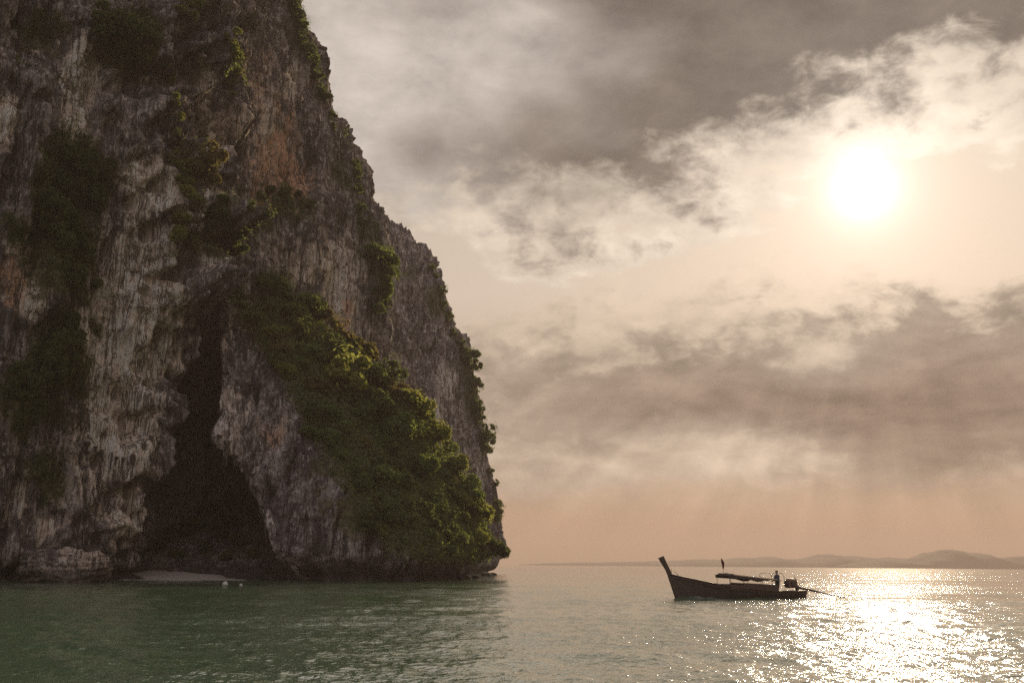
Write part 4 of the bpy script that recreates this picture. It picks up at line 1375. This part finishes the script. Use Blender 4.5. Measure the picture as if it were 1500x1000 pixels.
# ---- the boatman standing in the stern, facing the bow
man_x, man_y = bx(1137.5), -0.05
wp = Matrix.Translation(boat.location) @ Matrix.Rotation(math.atan2(ax[1], ax[0]), 4, 'Z')
man = empty('person', wp @ Vector((man_x, man_y, deck_z)), (0, 0, math.atan2(ax[1], ax[0])))
tag(man, 'person in dark shirt and shorts standing in the stern of the boat, arm held forward', 'person')
# joints in the person's own space: -x is towards the bow
J = {'pel': (0.0, 0, .90, .125), 'wai': (0.0, 0, 1.04, .115), 'che': (-.01, 0, 1.24, .140), 'nec0': (-.01, 0, 1.38, .075), 'nec': (-.02, 0, 1.45, .052),
     'hd0': (-.03, 0, 1.53, .078), 'hd1': (-.035, 0, 1.61, .092), 'hd2': (-.03, 0, 1.68, .07),
     'shL': (0.0, -.17, 1.36, .062), 'elL': (-.13, -.22, 1.13, .043), 'wrL': (-.36, -.20, 1.02, .030), 'haL': (-.42, -.195, 1.00, .030),
     'shR': (0.0, .17, 1.36, .062), 'elR': (-.06, .25, 1.12, .043), 'wrR': (-.25, .22, 0.98, .030), 'haR': (-.31, .21, .97, .030),
     'hiL': (0.0, -.09, .86, .095), 'knL': (-.05, -.11, .49, .060), 'anL': (.03, -.11, .09, .040), 'toL': (-.14, -.12, .035, .035),
     'hiR': (0.0, .09, .86, .095), 'knR': (.05, .11, .48, .060), 'anR': (.10, .11, .09, .040), 'toR': (-.06, .13, .035, .035)}
EJ = [('pel', 'wai'), ('wai', 'che'), ('che', 'nec0'), ('nec0', 'nec'), ('nec', 'hd0'), ('hd0', 'hd1'), ('hd1', 'hd2'), ('che', 'shL'), ('shL', 'elL'), ('elL', 'wrL'), ('wrL', 'haL'),
      ('che', 'shR'), ('shR', 'elR'), ('elR', 'wrR'), ('wrR', 'haR'), ('pel', 'hiL'), ('hiL', 'knL'), ('knL', 'anL'), ('anL', 'toL'), ('pel', 'hiR'), ('hiR', 'knR'), ('knR', 'anR'), ('anR', 'toR')]
for sd, sy in (('L', -1), ('R', 1)):                       # five fingers, curled round what they hold
    h = np.array(J['ha' + sd][:3])
    for fi, (dy, ln) in enumerate(((-.022, .062), (-.007, .07), (.008, .066), (.022, .052))):
        J[f'f{sd}{fi}a'] = tuple(h + [-.035, dy * 1.1, .008]) + (.0095,)
        J[f'f{sd}{fi}b'] = tuple(h + [-.035 - ln * .55, dy * 1.2, -.008]) + (.0085,)
        J[f'f{sd}{fi}c'] = tuple(h + [-.035 - ln * .62, dy * 1.2, -.04]) + (.0075,)
        EJ += [('ha' + sd, f'f{sd}{fi}a'), (f'f{sd}{fi}a', f'f{sd}{fi}b'), (f'f{sd}{fi}b', f'f{sd}{fi}c')]
    J[f'f{sd}ta'] = tuple(h + [.0, -sy * .035, -.005]) + (.0105,); J[f'f{sd}tb'] = tuple(h + [-.035, -sy * .045, -.03]) + (.009,)
    EJ += [('ha' + sd, f'f{sd}ta'), (f'f{sd}ta', f'f{sd}tb')]
keys = list(J); ix = {k_: i for i, k_ in enumerate(keys)}
bm = bmesh.new(); lay = bm.verts.layers.skin.verify()
for k_ in keys:
    v = bm.verts.new(J[k_][:3]); r_ = J[k_][3]
    v[lay].radius = (r_, r_); v[lay].use_root = k_ == 'pel'
bm.verts.ensure_lookup_table()
for a_, b_ in EJ:
    bm.edges.new((bm.verts[ix[a_]], bm.verts[ix[b_]]))
me = bpy.data.meshes.new('body'); bm.to_mesh(me); bm.free(); me.materials.append(M_SKIN)
body = bpy.data.objects.new('body', me); COL.objects.link(body); body.parent = man
md = body.modifiers.new('skin', 'SKIN'); md.use_smooth_shade = True
body.modifiers.new('sub', 'SUBSURF').levels = 1
body.modifiers['sub'].render_levels = 2


def loft(rings, k=14):
    vs_, fs = [], []
    for c_, ra, rb, d in rings:
        d = Vector(d).normalized(); a_ = d.cross(Vector((0, 1, 0))).normalized() if abs(d.y) < .9 else Vector((1, 0, 0)); b_ = d.cross(a_)
        for j in range(k):
            q = 2 * math.pi * j / k
            vs_.append(tuple(Vector(c_) + a_ * ra * math.cos(q) + b_ * rb * math.sin(q)))
    fs = [(i * k + j, i * k + (j + 1) % k, i * k + k + (j + 1) % k, i * k + k + j) for i in range(len(rings) - 1) for j in range(k)]
    return vs_, fs


U = (0, 0, 1)
sh = [loft([((.0, 0, .84), .155, .20, U), ((0, 0, .95), .145, .19, U), ((0, 0, 1.05), .14, .18, U), ((-.01, 0, 1.2), .155, .20, U), ((-.01, 0, 1.32), .15, .21, U), ((-.01, 0, 1.40), .11, .16, U), ((-.02, 0, 1.44), .07, .08, U)])]
for sd in 'LR':
    s_, e_, w_ = [Vector(J[k_ + sd][:3]) for k_ in ('sh', 'el', 'wr')]
    d = e_ - s_
    sh.append(loft([(s_ - d * .12, .075, .075, d), (s_ + d * .2, .078, .078, d), (s_ + d * .6, .068, .068, d), (e_, .06, .06, d), (e_ + (w_ - e_) * .25, .052, .052, w_ - e_)], 10))
link('shirt', *join(sh), M_SHIRT, man)
so = [loft([((0, 0, .78), .15, .185, U), ((0, 0, .90), .148, .185, U), ((0, 0, 1.0), .135, .17, U)])]
for sd in 'LR':
    h_, k_ = Vector(J['hi' + sd][:3]), Vector(J['kn' + sd][:3]); d = k_ - h_
    so.append(loft([(h_ - d * .05, .115, .10, d), (h_ + d * .4, .105, .095, d), (h_ + d * .85, .095, .088, d), (k_ + d * .12, .088, .082, d)], 12))
link('shorts', *join(so), M_SHORTS, man)
bm = bmesh.new(); bmesh.ops.create_uvsphere(bm, u_segments=18, v_segments=12, radius=1.0)
vs_ = []
for v in bm.verts:
    q = np.array(v.co) * (1 + 0.05 * math.sin(9 * v.co.x) * math.sin(8 * v.co.y + 2))
    vs_.append((-.018 + q[0] * .105, q[1] * .092, 1.655 + (q[2] * .085 if q[2] > -.3 or q[0] > 0.1 else -.02)))
fs = [tuple(v.index for v in f.verts) for f in bm.faces]; bm.free()
link('hair', vs_, fs, M_HAIR, man)
link('nose', *tube([(-.118, 0, 1.625), (-.140, 0, 1.600), (-.115, 0, 1.592)], [.008, .014, .012], 6), M_SKIN, man)
for sy in (-1, 1):
    link('ear', *tube([(-.03, sy * .088, 1.63), (-.025, sy * .100, 1.612), (-.03, sy * .088, 1.585)], [.012, .014, .010], 6), M_SKIN, man)
    link('eye', *tube([(-.121, sy * .032, 1.632), (-.126, sy * .032, 1.632)], [.012, .010], 8), M_HAIR, man)
link('mouth', *tube([(-.118, -.024, 1.563), (-.125, 0, 1.563), (-.118, .024, 1.563)], [.005, .007, .005], 6), M_TRIM, man)

# ------------------------------------------------------------------ two floats near the sand
M_FLOAT = plain_mat('float_plastic', (0.34, 0.32, 0.29), 0.4, 0.5, 0.15, 6.0)
M_ROPE = plain_mat('rope', (0.25, 0.21, 0.15), 0.9, 0.1, 0.3, 20.0)
for (px_, py_, rad, lab) in ((329, 857.5, .30, 'larger round pale float bobbing off the cave beach'), (352.5, 858, .17, 'smaller pale float bobbing beside a larger round one')):
    p = on_water(px_, py_)
    e = empty('mooring_float', (p[0], p[1], 0.0), (0, 0.25, 0.4), rad / .3)
    prof_ = [(-.22, .05), (-.20, .16), (-.12, .26), (0, .30), (.12, .27), (.22, .19), (.28, .08), (.31, .06), (.34, .05)]
    v, f = lathe_x(0, prof_, 0, 0, 18)
    link('float_body', [(z, y, x + .12) for x, y, z in v], [t[::-1] for t in f], M_FLOAT, e)
    link('band', *tube([(.31 * math.cos(t), .31 * math.sin(t), .10) for t in np.linspace(0, 2 * math.pi, 25)], [.018] * 25, 6), M_ROPE, e)
    link('eye_ring', *tube([(.06 * math.cos(t), 0, .50 + .06 * math.sin(t)) for t in np.linspace(0, 2 * math.pi, 17)], [.012] * 17, 6), M_IRON, e)
    tag(e, lab, 'buoy', 'floats off the beach')
